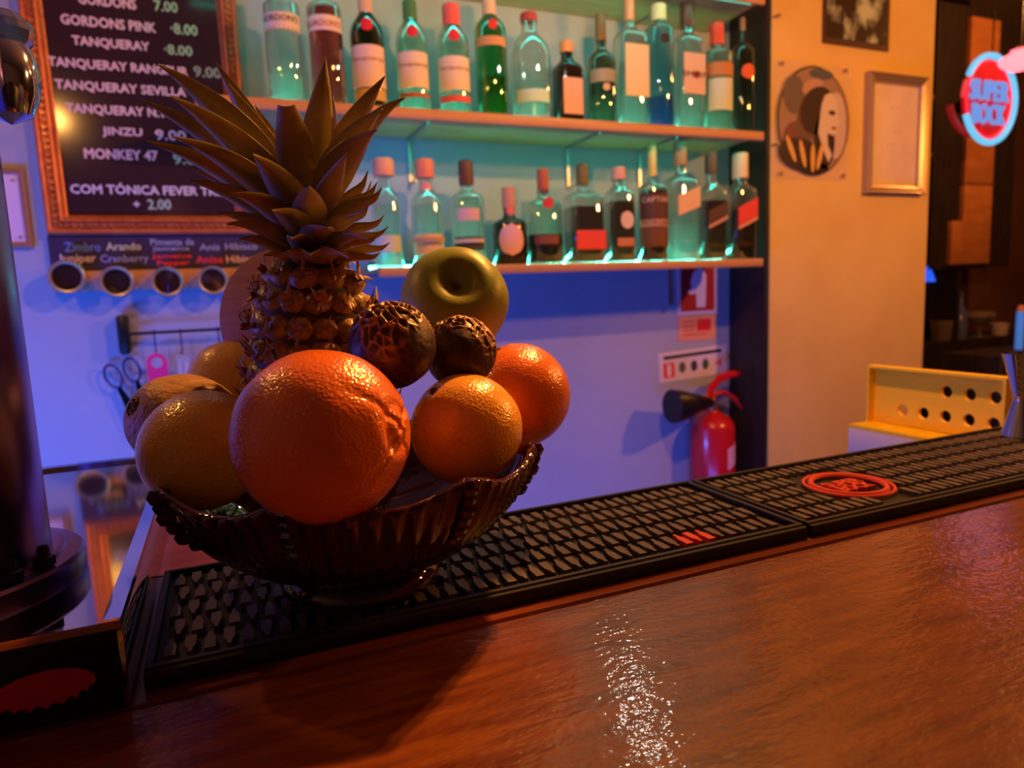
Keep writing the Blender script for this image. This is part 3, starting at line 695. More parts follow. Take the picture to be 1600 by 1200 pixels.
bottle('deep green bottle with a red seal above a large pink-cream label', U, 581, 28, -30, 62, 10, 20, DGRN, None, None, (.75, .36, .24), [(72, 138, 1.25, (.82, .58, .48)), (140, 158, 1.2, (.62, .38, .12))], seal=(41, 10, (.65, .01, .03)), texts=[('Tanqueray', 94, 9, 1.2, (.45, .25, .2))], shp=1.9)
bottle('pale green glass bottle with a dark green cap and a red seal', U, 649, 26, 3, 72, 10, 30, PALE, 'water', 66, (.07, .16, .05), [(82, 138, 1.2, CREAM), (146, 153, 1.2, (.45, .10, .03))], seal=(51, 9, (.65, .01, .04)), texts=[('Tanqueray', 103, 8, 1.15, (.35, .2, .13))], shp=1.9)
bottle('pale green glass bottle with a coral red cap and coral band', U, 712, 26, 9, 76, 12, 40, PALE, 'water', 72, (.85, .09, .08), [(89, 142, 1.2, CREAM), (150, 160, 1.2, (.75, .08, .10))], seal=(57, 9, (.68, .01, .04)), texts=[('Tanqueray', 108, 8, 1.15, (.45, .25, .15))], shp=1.9)
bottle('fluted bright green bottle with a salmon stopper and orange neck band', U, 771, 25, -22, 55, 9, 24, GRN, 'green', 126, (.75, .36, .22), [(58, 72, 1.1, (.62, .27, .10))], seal=(40, 8, (.65, .02, .03)), shp=1.9)
bottle('wide-based clear bottle with a dark red cap, pale label low down', U, 831, 31, 22, 92, 12, 32, CLR, 'water', 136, (.42, .04, .03), [(140, 160, .9, (.50, .72, .60))], cap_hw=13, shp=1.3, square=0)
bottle('short black bottle with an orange cork and pinkish label', U, 888, 22, 66, 112, 9, 80, BLK, None, None, (.75, .30, .12), [(121, 178, 1.0, (.72, .38, .28))], square=1)
bottle('slender smoky long-necked bottle, just right of the short black bottle', U, 941, 21, 24, 100, 7, 62, SMK, 'water', 152, (.20, .10, .03), [(108, 128, 1.1, (.30, .27, .17))], shp=1.1, seal=(137, 6, (.62, .36, .22)))
bottle('square clear bottle with a tall cream label and long orange stopper', U, 986, 23, -18, 62, 6, 30, CLR, 'water', 60, (.80, .30, .12), [(68, 150, 1.15, (.78, .60, .36))], square=1)
bottle('slim bottle whose lower third glows blue, with a pale yellow cap', U, 1031, 20, 8, 50, 9, 30, BLUEG, 'blue', 155, (.78, .62, .30), [], seal=(61, 8, (.03, .02, .02)))
bottle('clear bottle with a dark brown cap and pinkish label marked in dark red', U, 1074, 21, 4, 70, 8, 40, CLR, 'water', 66, (.11, .035, .02), [(82, 146, 1.15, (.76, .52, .40))], square=1, texts=[('SMIRN', 116, 8, 1.05, INK)], seal=(116, 6, (.4, .02, .02)))
bottle('clear bottle with a bright red cap and an orange-brown shoulder band', U, 1120, 21, 37, 88, 8, 68, PALE, 'water', 80, (.75, .06, .03), [(97, 118, 1.3, (.55, .22, .07)), (122, 172, .9, (.62, .72, .52))])
bottle('narrow bottle with a round red-orange label, rightmost on the upper shelf', U, 1160, 15, 28, 85, 3, 45, SMK, None, None, (.35, .16, .06), [], seal=(112, 12, (.75, .12, .03)))

bottle('clear bottle with a broad salmon cap, leftmost on the lower shelf', Lw, 608, 24, 249, 318, 11, 272, CLR, 'water', 322, (.85, .30, .18), [(368, 395, 1.1, (.60, .66, .48))], cap_hw=17, group=GL_)
bottle('clear bottle with a broad coral cap and pink neck seal', Lw, 671, 26, 250, 320, 11, 275, CLR, 'water', 322, (.85, .17, .10), [(366, 398, 1.1, (.76, .58, .40)), (372, 379, .9, (.5, .3, .15), {'rr': .0475})], cap_hw=15, seal=(292, 9, (.85, .22, .20)), group=GL_)
bottle('clear bottle with a dark brown cap and an ornate black and pink label', Lw, 734, 27, 252, 312, 10, 286, CLR, 'water', 310, (.12, .03, .02), [(326, 345, .7, (.72, .42, .34), {'oval': True, 'frac': 1.2} if 0 else {}), (370, 392, 1.0, (.06, .06, .05)), (374, 380, .8, (.62, .50, .42), {'rr': .0485})], group=GL_)
bottle('squat black bottle with a large oval pink label and pink neck band', Lw, 798, 27, 293, 352, 9, 322, BLK, None, None, (.62, .22, .16), [(350, 400, .82, (.82, .42, .34), {'oval': True})], group=GL_, square=0, shp=.8, seal=(328, 7, (.85, .14, .12)), texts=[('Hendricks', 372, 7, .85, (.45, .16, .14))] if 0 else [])
bottle('sea-green bottle with dark spirit in it and a red oval beside the neck', Lw, 852, 28, 265, 322, 10, 300, PALE, 'dark', 368, (.45, .07, .04), [(368, 382, .7, (.22, .06, .04))], cap_hw=9, seal=(318, 9, (.62, .03, .04)), group=GL_)
bottle('clear decanter of brown spirit with a bright red label low down', Lw, 913, 29, 257, 312, 8, 286, CLR, 'brown', 325, (.16, .09, .03), [(360, 390, 1.15, (.80, .06, .06))], group=GL_, square=1)
bottle('brown spirit bottle with a round cream label and a coral and white cap', Lw, 969, 21, 262, 308, 9, 278, CLR, 'brown', 316, (.72, .26, .18), [(330, 358, .85, (.74, .50, .38), {'oval': True}), (372, 385, .9, (.55, .20, .15))], group=GL_, square=1)
bottle('bottle with a gold neck and dark brown label bands', Lw, 1021, 21, 226, 296, 5, 272, CLR, 'dark', 300, (.80, .40, .10), [(302, 342, 1.3, (.10, .025, .012)), (343, 354, 1.3, (.62, .30, .16)), (355, 386, 1.3, (.16, .05, .02)), (366, 370, 1.3, (.60, .32, .10), {'rr': .0385})], group=GL_, texts=[('CAPTAIN', 312, 8, 1.1, (.75, .42, .26)), ('MORGAN', 348, 8, 1.1, (.15, .04, .02))])
bottle('clear bottle with a copper cap and a slanted orange-cream label', Lw, 1064, 25, 222, 290, 8, 256, CLR, 'water', 352, (.42, .16, .06), [(298, 330, 1.0, (.80, .46, .22), {'tilt': .35})], group=GL_, square=1)
bottle('square whisky bottle with a dark cap and slanted brown-black label', Lw, 1111, 20, 241, 308, 7, 268, CLR, 'brown', 315, (.10, .05, .03), [(322, 342, 1.1, (.08, .03, .02), {'tilt': .42}), (344, 350, 1.1, (.55, .24, .14), {'tilt': .42})], group=GL_, square=1)
bottle('square whisky bottle with a cream cap and slanted red label, rightmost', Lw, 1156, 20, 240, 302, 9, 276, CLR, 'brown', 330, (.80, .50, .26), [(316, 345, 1.1, (.78, .05, .04), {'tilt': .42}), (346, 351, 1.1, (.75, .32, .16), {'tilt': .42})], group=GL_, square=1)

# ------------------------------------------------------------------ chalk menu board in its carved frame
def corner_pts(pxs, Y): return [at(x, y, Y=Y) for x, y in pxs]
YF = YW - .03
a = at(72, 366, Y=YF); c = at(378, 60, Y=YF); fx0, fz0, fx1 = a.x, a.z, at(377, 100, Y=YF).x; fz1 = fz0 + .62
cb = thing('menu_board', 'black chalk drinks menu in a carved red-gold picture frame', 'menu board', ((fx0 + fx1) / 2, YF, fz0))
M_FRAME = mat('red_gilt_frame', (.60, .14, .055), .38, metal=.35, var=(.72, .22, .08), vscale=40, bump=.4, bscale=150)
M_GILT = mat('worn_gilt_carving', (.70, .30, .10), .35, metal=.5, var=(.45, .12, .05), vscale=90)
M_CHALKB = mat('glazed_chalkboard', (.040, .018, .022), .14, spec=.6)
FW = .040
def rb(b, n, m, root, **k): return rel(b.build(n, m, root, **k), root)
b = MB()
def frame_bar(b, x0, z0, x1, z1, w, yb, prof):
    # mitred picture frame swept round a rectangle; prof = (inset fraction, depth)
    vs = []; fs = []; n = len(prof)
    for (cx, cz, sx, sz) in ((x0, z0, 1, 1), (x1, z0, -1, 1), (x1, z1, -1, -1), (x0, z1, 1, -1)):
        for (t_, dpt) in prof: vs.append((cx + sx * t_ * w, yb - dpt, cz + sz * t_ * w))
    for k in range(4):
        k2 = (k + 1) % 4
        for i in range(n - 1): fs.append((k*n+i, k2*n+i, k2*n+i+1, k*n+i+1))
        fs.append((k*n+n-1, k2*n+n-1, k2*n, k*n))
    b.add(vs, fs)
frame_bar(b, fx0, fz0, fx1, fz1, FW, YW - .001, [(0, 0), (0, .020), (.12, .026), (.25, .024), (.30, .019), (.62, .019), (.68, .026), (.80, .024), (.92, .014), (1, .012), (1, 0)])
rb(b, 'frame', M_FRAME, cb, ang=25)
b = MB(); cw = .46 * FW     # rope carving
def rope(p0, p1):
    L_ = (p1 - p0).length; n = int(L_ / .0135); d = (p1 - p0) / n; ax = d.normalized(); ot = Vector((-ax.z, 0, ax.x))
    for k in range(n):
        c_ = p0 + d * (k + .5)
        b.tube([c_ - ot * .0052 - ax * .005 + Vector((0, .002, 0)), c_ - ot * .002 - ax * .001 - Vector((0, .0035, 0)), c_ + ot * .002 + ax * .002 - Vector((0, .0035, 0)), c_ + ot * .0052 + ax * .006 + Vector((0, .002, 0))], [.0015, .0038, .0038, .0015], 6)
yy = YW - .021
q = [Vector((fx0 + cw, yy, fz0 + cw)), Vector((fx1 - cw, yy, fz0 + cw)), Vector((fx1 - cw, yy, fz1 - cw)), Vector((fx0 + cw, yy, fz1 - cw))]
for i in range(4): rope(q[i], q[(i + 1) % 4])
rb(b, 'rope_carving', M_GILT, cb)
rb(MB().box((fx0 + FW * .9, YW - .013, fz0 + FW * .9), (fx1 - FW * .9, YW - .002, fz1 - FW * .9)), 'board', M_CHALKB, cb, smooth=False)
YT = YW - .0135
def wtext(s_, px0, px1, py0, py1, col, root, Y=YT, off=.0009, name='lettering', shear=0, em=0):
    """lettering whose left/right ends and top/bottom are read off the photograph, laid on the plane Y"""
    xm = (px0 + px1) / 2; ym = (py0 + py1) / 2; sl = (354 - ym) / (3368 - xm)
    A = at(px0, ym - (xm - px0) * sl, Y=Y); B = at(px1, ym + (px1 - xm) * sl, Y=Y); u, v = mpp(xm, ym, Y)
    h = max(.004, (py1 - py0) * v)
    m_ = paint(col, .9, 0, .1)
    o = text(name, s_, (B - A).length, h, m_, wallm((A + B) / 2), root, .0006, off, shear=shear); return rel(o, root)
CH = (.85, .62, .60); CG = (.35, .62, .34); CW = (.72, .66, .72)
for s_, x0, x1, y0, y1, col in [('GORDONS', 122, 212, -6, 10, CH), ('7.00', 241, 277, 2, 18, CG), ('GORDONS PINK', 95, 243, 29, 44, CH), ('·8.00', 267, 308, 38, 54, CG),
        ('TANQUERAY', 113, 233, 61, 77, CH), ('·8.00', 257, 300, 71, 86, CG), ('TANQUERAY RANGPUR', 75, 293, 97, 113, CH), ('9.00', 303, 345, 105, 121, (.3, .42, .3)),
        ('TANQUERAY SEVILLA', 86, 290, 131, 147, CH), ('TANQUERAY N.10', 103, 268, 166, 182, CH), ('JINZU', 160, 222, 200, 215, CH), ('9.00', 243, 290, 204, 219, CH),
        ('MONKEY 47', 132, 246, 234, 249, CH), ('9.00', 271, 318, 241, 257, CG), ('COM TÓNICA FEVER TREE', 110, 356, 287, 304, CW), ('+', 209, 218, 315, 323, CW), ('2.00', 231, 267, 312, 327, (.4, .6, .45))]:
    wtext(s_, x0, x1, y0, y1, col, cb)

# spice sign: dark board with coloured chalk
Y2 = YW - .011
a = at(73, 369, Y=Y2); e = at(78, 424, Y=Y2); x1 = at(432, 360, Y=Y2).x
sp = thing('spice_sign', 'narrow dark board of coloured chalk spice names under the menu frame', 'sign', ((a.x + x1) / 2, Y2, e.z))
rb(MB().box((a.x, Y2, e.z), (x1, YW - .0005, fz0 - .001)), 'board', mat('navy_chalkboard', (.035, .022, .075), .5), sp, smooth=False)
CB_ = (.16, .28, .80); CY = (.62, .66, .42); CGy = (.34, .36, .52); CR = (.85, .06, .10); CWv = (.75, .60, .85)
for s_, x0, x1_, y0, y1, col in [('Zimbro', 101, 157, 379, 393, CB_), ('Arando', 166, 220, 379, 391, CY), ('Pimenta da', 235, 303, 373, 383, CGy), ('Jamaica', 238, 296, 385, 393, CGy), ('Anis', 312, 343, 381, 391, CGy), ('Hibisco', 352, 402, 380, 390, CGy),
        ('Juniper', 92, 150, 397, 414, CWv), ('Cranberry', 157, 232, 398, 413, (.30, .34, .85)), ('Jamaica', 237, 300, 397, 405, CR), ('Pepper', 246, 296, 407, 416, CR), ('Anise', 306, 348, 400, 411, CR), ('Hibiscus', 354, 412, 399, 410, (.80, .50, .45))]:
    wtext(s_, x0, x1_, y0, y1, col, sp, Y=Y2 - .0003, off=.0005)

# jar rail with round window tins
Y3 = YW - .02
a = at(78, 424, Y=Y3); e = at(80, 457, Y=Y3); x1 = at(440, 420, Y=Y3).x
rail = mat('copper_wood_rail', (.60, .28, .16), .45, spec=.5)
o = MB().box((a.x, Y3, e.z), (x1, YW - .0005, a.z - .001), bev=.002).build('tin_rail', rail); tag(o, 'copper-coloured strip on the wall holding round spice tins', 'rail')
M_TIN = mat('pale_brass_tin', (.62, .52, .38), .3, metal=.7); M_TINW = glass('tin_window', (.85, .85, .9), .2, .05); M_SPICE = mat('dark_spice', (.09, .04, .06), .8, var=(.24, .11, .14), vscale=130, bump=.8, bscale=200)
tins = [(105, 433, 26, 'leftmost spice tin on the strip, tilted, full of dark berries'), (183, 440, 24.5, 'second spice tin from the left, a pale leaf inside its window'), (262, 440, 23.5, 'middle spice tin, full of reddish spice'), (333, 438, 22.5, 'half-empty spice tin left of the wooden disc'), (389, 434, 22, 'spice tin partly hidden behind the wooden disc')]
for k, (px, py, r, lab) in enumerate(tins):
    c_ = at(px, py, Y=YW - .055); u, v = mpp(px, py, YW - .055); R_ = r * v
    t = thing('spice_tin', lab, 'tin', (c_.x, YW - .0205, c_.z), 'spice tins on the strip')
    Mx = Matrix.Rotation(PI / 2, 4, 'X')
    MB().lathe([(0, 0), (R_ * .96, 0), (R_ * .96, .030), (R_, .031), (R_, .041), (R_ * .93, .043), (R_ * .80, .042), (R_ * .78, .038), (R_ * .78, .028)], 40, Mx, cap=False).build('tin_body', M_TIN, t, ang=35)
    MB().lathe([(0, .030), (R_ * .78, .030), (R_ * .79, .0275)], 30, Mx, cap=False).build('spice', M_SPICE if k != 2 else mat('reddish_spice', (.12, .035, .06), .8, var=(.25, .09, .12), vscale=120), t)
    MB().lathe([(0, .0405), (R_ * .79, .0395), (R_ * .79, .0385), (0, .0395)], 30, Mx, cap=False).build('window', M_TINW, t)
    if k == 1: MB().prism([(-.02, -.008), (-.008, -.022), (.004, -.024), (-.006, -.012)], .031, .032, wallm((0, 0, 0))).build('leaf', paint((.5, .5, .3), .6), t, False)

# tool rail with hooks, scissors, bottle opener, measuring spoons
Y4 = YW - .035
h0 = at(180, 493, Y=Y4); h1 = at(205, 553, Y=Y4)
tr = thing('tool_rail', 'black wall rail with hooks left of the wooden disc', 'rail', (h0.x, YW, h1.z))
rb(MB().box((h0.x, Y4 - .005, h1.z), (h1.x, YW - .0005, h0.z), bev=.006), 'bracket', M_BLACK, tr)
r0 = at(200, 522, Y=Y4); r1 = at(470, 504, Y=Y4); r1.z = r0.z
rb(MB().tube([r0, r1], .0035, 10), 'rod', M_BLACK, tr)
hooks = []
for px in (241, 282, 341):
    c_ = at(px, 520, Y=Y4); c_.z = r0.z; hooks.append(c_)
    rb(MB().tube([c_ + Vector((0, .004, .004)), c_ + Vector((0, -.002, .0055)), c_ + Vector((0, -.005, 0)), c_ + Vector((0, -.004, -.03)), c_ + Vector((0, -.004, -.045)), c_ + Vector((0, -.009, -.049)), c_ + Vector((0, -.013, -.045))], .0014, 6), 'hook', M_BLACK, tr)
def oval_loop(cx, cz, rx, rz, Y, rot, n=24): return [(cx + rx * math.cos(a) * math.cos(rot) - rz * math.sin(a) * math.sin(rot), Y, cz + rx * math.cos(a) * math.sin(rot) + rz * math.sin(a) * math.cos(rot)) for a in [2 * PI * k / n for k in range(n)]]
M_NAVY = mat('dark_blue_plastic', (.02, .03, .16), .35)
s1 = at(177, 588, Y=YW - .02); s2 = at(206, 578, Y=YW - .02)
sc = thing('scissors', 'scissors with dark blue loop handles hanging on the wall', 'scissors', ((s1.x + s2.x) / 2, YW - .02, s1.z))
for c_, rt in ((s1, .32), (s2, .22)): rb(MB().tube(oval_loop(c_.x, c_.z, .015, .026, YW - .02, rt), .0028, 8, closed=True), 'handle', M_NAVY, sc)
for c_, dx in ((s1, .030), (s2, .012)):
    p0 = c_ + Vector((.008, 0, -.024)); p1 = p0 + Vector((dx, 0, -.10)); b = MB(); b.prism([(-.005, 0), (.004, .002), (.006 + dx, -.06), (dx + .002, -.12), (dx - .004, -.11)], -.001, .001, wallm(p0)); rb(b, 'blade', M_CHROME, sc, smooth=False)
rb(MB().tube([(s2.x, YW - .02, s2.z + .024), (s2.x + .002, YW - .004, s2.z + .030), (s2.x + .002, YW + .001, s2.z + .03)], .0012, 6), 'hanging_nail', M_BLACK, sc)
tg = at(243, 592, Y=Y4 - .004); topz = hooks[0].z - .049
n = 20; outl = [(-.0205, -.06), (.0205, -.06)] + [(.0205 * math.cos(PI * k / n), .0205 * math.sin(PI * k / n)) for k in range(n + 1)]
tgo = thing('bottle_opener', 'hot pink flat bottle opener hanging from the hook beside the scissors', 'bottle opener', (hooks[0].x, Y4 - .013, topz - .016))
b = MB(); m_ = 24; ov = []; iv = []
for k in range(m_):
    a_ = 2 * PI * k / m_; d = Vector((math.cos(a_), math.sin(a_)))
    ov.append((.0205 * d.x if d.y > 0 else .0205 * d.x / max(abs(d.x), abs(d.y)), .0205 * d.y if d.y > 0 else .024 * d.y / max(abs(d.x), abs(d.y)))); iv.append((.0115 * d.x, .0115 * d.y))
vs = [(x, y, z) for z in (-.0012, .0012) for x, y in ov + iv]; fs = []
for i in range(m_):
    j = (i + 1) % m_; fs += [(i + 2*m_, j + 2*m_, j + 3*m_, i + 3*m_), (j, i, i + m_, j + m_), (i, j, j + 2*m_, i + 2*m_), (j + m_, i + m_, i + 3*m_, j + 3*m_)]
b.add(vs, fs, wallm((0, 0, 0))); b.box((-.0205, -.0012, -.085), (.0205, .0012, -.0235))
b.build('blade', mat('hot_pink_enamel', (.85, .03, .22), .4), tgo, smooth=False)
spn = thing('measuring_spoons', 'small clear measuring spoons hanging behind the kiwi', 'spoons', (hooks[1].x, Y4 - .013, hooks[1].z - .045))
for dx, dz, l_ in ((-.007, -.012, .05), (.006, -.018, .055)):
    b = MB().lathe([(.0062, -.001), (.0066, 0), (.0062, .001), (.0035, .001), (.003, 0), (.0035, -.001), (.0062, -.001)], 16, wallm((dx, 0, dz)), cap=False)
    b.box((dx - .005, -.0012, dz - l_), (dx + .005, .0012, dz - .005), bev=.001); b.build('spoon', mat('frosted_plastic', (.7, .75, .9), .3, trans=.4), spn)
MB().tube([(0, .002, .0), (-.004, 0, -.006), (-.007, 0, -.010)], .0008, 5).add([], []).build('ring', M_CHROME, spn)

# framed note at the left edge
n0 = at(-12, 262, Y=YW - .01); n1 = at(52, 387, Y=YW - .01)
nf = thing('framed_note', 'pale screwed-on notice in a narrow brown frame at the left edge', 'notice', (n1.x, YW - .01, n1.z))
xl = n1.x - .13; zt = at(45, 264, Y=YW - .01).z
b = MB(); frame_bar(b, xl, n1.z, n1.x, zt, .011, YW - .0005, [(0, 0), (0, .010), (.3, .012), (1, .010), (1, 0)]); rb(b, 'frame', mat('brown_frame_wood', (.36, .17, .10), .5), nf, ang=30)
rb(MB().box((xl + .008, YW - .008, n1.z + .008), (n1.x - .008, YW - .002, zt - .008)), 'sheet', paint((.80, .62, .80), .4), nf, smooth=False)
for zz in (n1.z + .022, zt - .022): rb(MB().lathe([(0, 0), (.004, 0), (.003, .002), (0, .0025)], 12, wallm((n1.x - .02, YW - .0085, zz))), 'screw', M_BRK, nf)

# ------------------------------------------------------------------ extinguisher and its signs
YE = YW - .065
ce = at(1113, 690, Y=YE); u, v = mpp(1113, 680, YE); RE = 29.5 * u * .93
zt_ = at(1113, 668, Y=YE).z; zn = at(1115, 640, Y=YE).z; zb_ = zt_ - .40
ex = thing('fire_extinguisher', 'red fire extinguisher with black discharge horn hanging on the blue wall', 'fire extinguisher', (ce.x, YE, zb_))
M_RED = mat('extinguisher_red', (.62, .012, .020), .25, spec=.6, coat=.4)
H_ = zt_ - zb_
MB().lathe([(0, 0), (RE * .9, 0), (RE, .01), (RE, H_), (RE * .95, H_ + .014), (RE * .78, H_ + .030), (RE * .45, H_ + .043), (RE * .30, H_ + .050), (RE * .28, zn - zb_)], 40).build('cylinder', M_RED, ex)
M_BRASS = mat('worn_brass', (.45, .25, .12), .35, metal=.8)
zv = zn - zb_; MB().lathe([(.014, zv - .003), (.016, zv + .004), (.013, zv + .012), (.015, zv + .030), (.009, zv + .038), (0, zv + .038)], 20).build('valve', M_BRASS, ex)
def epx(px, py, dy=0): return at(px, py, Y=YE + dy) - ex.location
b = MB(); pts = [epx(1107, 622), epx(1112, 605), epx(1124, 592), epx(1140, 585), epx(1156, 584)]
b.tube(pts, [.013, .014, .013, .012, .008], 8, flat=.6); b.build('carry_handle', M_RED, ex)
b = MB(); b.tube([epx(1112, 618), epx(1130, 612), epx(1146, 622), epx(1159, 638)], [.010, .012, .011, .007], 8, flat=.6); b.build('squeeze_lever', M_RED, ex)
hp = [epx(1110, 629, -.01), epx(1100, 630, -.02), epx(1085, 632, -.035), epx(1064, 634, -.05), epx(1050, 635, -.05)]
MB().tube(hp, [.014, .022, .033, .045, .049], 20).build('horn', M_BLACK, ex)
rb(MB().box((ce.x - .015, YE + RE * .6, zt_ - .03), (ce.x + .015, YW - .0005, zt_ + .0)), 'wall_bracket', M_BRK, ex, smooth=False)
# label on the cylinder
vs = []; fs = []
for i in range(9):
    a_ = -PI / 2 - .55 + 1.0 * i / 8
    for z_ in (H_ - .12, H_ - .055): vs.append(((RE + .0006) * math.cos(a_ + .6), (RE + .0006) * math.sin(a_ + .6), z_ + .02 * (i / 8)))
for i in range(8): fs.append((2*i, 2*i+2, 2*i+3, 2*i+1))
MB().add(vs, fs).build('label', paint((.82, .45, .62), .5), ex)
def sign(name, lab, cat, px0, px1, py0, py1, col, rot=0, rnd=.004, Y=YW - .0004, th=.002):
    p0 = at(px0, (py0 + py1) / 2, Y=Y); p1 = at(px1, (py0 + py1) / 2, Y=Y); xm = (px0 + px1) / 2
    zt, zb = at(xm, py0, Y=Y).z, at(xm, py1, Y=Y).z; w = (p1.x - p0.x) / 2; h = (zt - zb) / 2
    t = thing(name, lab, cat, ((p0.x + p1.x) / 2, Y, (zt + zb) / 2)); t.rotation_euler = (0, -rot, 0)
    r = rnd; poly = []
    for cx, cy, a0 in ((w - r, h - r, 0), (-w + r, h - r, PI/2), (-w + r, -h + r, PI), (w - r, -h + r, 1.5*PI)):
        for k in range(4): poly.append((cx + r * math.cos(a0 + PI/2*k/3), cy + r * math.sin(a0 + PI/2*k/3)))
    MB().prism(poly, 0, th, wallm((0, 0, 0))).build('plate', paint(col, .4), t, False)
    return t, w, h, th
def onsign(t, th, name, poly, col, lift=.0003): return MB().prism(poly, th, th + lift, wallm((0, 0, 0))).build(name, paint(col, .5), t, False)
rect = lambda x0, y0, x1, y1: [(x0, y0), (x1, y0), (x1, y1), (x0, y1)]
t, w, h, th = sign('extinguisher_sign', 'white-bordered dark red sign with a pale hand-grip pictogram, topmost of three', 'sign', 1057, 1121, 408, 492, (.62, .60, .78))
onsign(t, th, 'red_field', rect(-w * .82, -h * .85, w * .82, h * .9), (.42, .01, .02))
onsign(t, th, 'pictogram', [(-w*.05, -h*.72), (w*.38, -h*.72), (w*.42, h*.45), (w*.30, h*.66), (w*.05, h*.74), (-w*.2, h*.6), (-w*.34, h*.25), (-w*.30, -h*.02), (-w*.48, -h*.10), (-w*.40, -h*.22), (-w*.08, -h*.2)], (.75, .70, .85), .0006)
t, w, h, th = sign('notice_sticker', 'small orange sticker with a red block, middle of three signs', 'sign', 1059, 1117, 493, 532, (.85, .36, .20))
onsign(t, th, 'red_block', rect(w*.0, -h*.25, w*.75, h*.7), (.80, .02, .03))
for k in range(4): onsign(t, th, 'text_line', rect(-w*.75, h*(.5 - .35*k), -w*.1 + (.6*w if k == 3 else 0), h*(.62 - .35*k)), (.72, .10, .05))
t, w, h, th = sign('instruction_sign', 'tilted white card with a black bar and five small pictograms above the extinguisher', 'sign', 1029, 1134, 545, 591, (.80, .70, .78), rot=.045)
onsign(t, th, 'black_bar', rect(-w*.86, h*.52, w*.86, h*.74), (.01, .01, .01))
onsign(t, th, 'pictogram', rect(-w*.88, -h*.72, -w*.56, h*.28), (.80, .08, .10)); onsign(t, th, 'pictogram', rect(-w*.77, -h*.6, -w*.66, h*.15), (.85, .75, .78), .0006)
for k, cx in enumerate((-.33, .02, .36)): onsign(t, th, 'pictogram', [(w*cx + w*.10*math.cos(a), h*-.15 + h*.38*math.sin(a)) for a in [PI*2*q/10 for q in range(10)]], ((.12, .12, .14), (.05, .06, .06), (.06, .12, .08))[k])
onsign(t, th, 'pictogram', [(w*.62, -h*.2), (w*.86, -h*.5), (w*.86, h*.15)], (.80, .25, .28))

# ------------------------------------------------------------------ pictures on the pillar
def col_rect(px0, px1, pyt, pyb, Y):
    xm = (px0 + px1) / 2; return at(px0, (pyt + pyb) / 2, Y=Y).x, at(xm, pyb, Y=Y).z, at(px1, (pyt + pyb) / 2, Y=Y).x, at(xm, pyt, Y=Y).z
x0, z0, x1, z1 = col_rect(1285, 1388, -60, 75, YC)
M_PHOTO = mat('faded_dark_photo_print', (.035, .018, .010), .35, var=(.52, .60, .42), vscale=14, vstretch=(1.2, 1, .7), vdetail=3, vlo=.46, vhi=.60)
t = thing('photo_print', 'unframed dark photo print with pale greenish shapes, high on the pillar', 'picture', ((x0+x1)/2, YC, z0))
rb(MB().box((x0, YC - .006, z0), (x1, YC - .0004, z1)), 'backing', paint((.07, .025, .012), .5), t, smooth=False)
rb(MB().box((x0 + .012, YC - .0068, z0 + .018), (x1 - .012, YC - .0061, z1 - .01)), 'print', M_PHOTO, t, smooth=False)
# round portrait on a clear square plate
x0, z0, x1, z1 = col_rect(1212, 1328, 98, 279, YC - .008); cx, cz = (x0+x1)/2, (z0+z1)/2; hw, hh = (x1-x0)/2, (z1-z0)/2
t = thing('round_picture', 'round portrait of a woman on a clear square plate, left on the pillar', 'picture', (cx, YC - .008, cz))
MB().box((-hw, 0, -hh), (hw, .0075, hh), bev=.001).build('clear_plate', mat('acrylic_plate', (.9, .75, .6), .15, alpha=.15), t)
rx, rz = hw * .97, hh * .95
E_ = lambda ux, uz, ax_, az, n=20, ro=0: [(rx*(ux + ax_*math.cos(a)*math.cos(ro) - az*math.sin(a)*math.sin(ro)), rz*(uz + ax_*math.cos(a)*math.sin(ro) + az*math.sin(a)*math.cos(ro))) for a in [2*PI*k/n for k in range(n)]]
def lay(name, poly, col, l, rough=.35): return MB().prism(poly, .0005 + l * .0002, .0007 + l * .0002, wallm((0, 0, 0))).build(name, paint(col, rough), t, False)
lay('print_ground', E_(0, 0, 1, 1, 48), (.05, .03, .02), 0); lay('print_ground', E_(.01, 0, .965, .965, 48), (.34, .22, .15), .5)
lay('print_rim', E_(.02, -.86, .42, .12), (.03, .02, .02), 2)
lay('print_field', E_(-.55, .45, .30, .35), (.16, .12, .10), 1); lay('print_field', E_(.18, .86, .34, .10), (.10, .11, .13), 1); lay('print_field', E_(-.5, -.4, .36, .38), (.20, .08, .05), 1)
lay('print_field', E_(.62, -.05, .30, .62), (.62, .48, .38), 1); lay('print_hair', E_(-.12, .02, .42, .34, ro=.9), (.16, .09, .06), 1.6); lay('print_field', E_(-.05, .62, .30, .14, ro=.3), (.50, .30, .20), 1.3); lay('print_hair', E_(-.35, -.62, .62, .30, ro=-.1), (.05, .03, .02), 1.8); lay('print_hair', E_(.10, .20, .52, .42, ro=.5), (.05, .028, .02), 2); lay('print_hair', E_(.30, -.35, .30, .52), (.05, .03, .022), 2)
lay('print_face', [(rx*a_, rz*b_) for a_, b_ in [(.28,.48),(.45,.55),(.60,.45),(.66,.28),(.66,.12),(.74,.02),(.66,-.05),(.66,-.16),(.55,-.24),(.38,-.20),(.40,-.42),(.52,-.60),(.42,-.74),(.26,-.5),(.12,-.2),(.16,.05),(.20,.3)]], (.70, .58, .42), 3)
lay('print_eye', E_(.50, .18, .10, .045), (.06, .04, .03), 4); lay('print_mouth', E_(.56, -.10, .07, .03), (.25, .08, .06), 4)
for k, (ux, ro) in enumerate(((-.62, .5), (-.30, .3), (-.02, 0), (.18, -.3))): lay('print_finger', E_(ux, -.68 + abs(ux) * .25, .06, .27, ro=ro), (.75, .45, .10), 5)
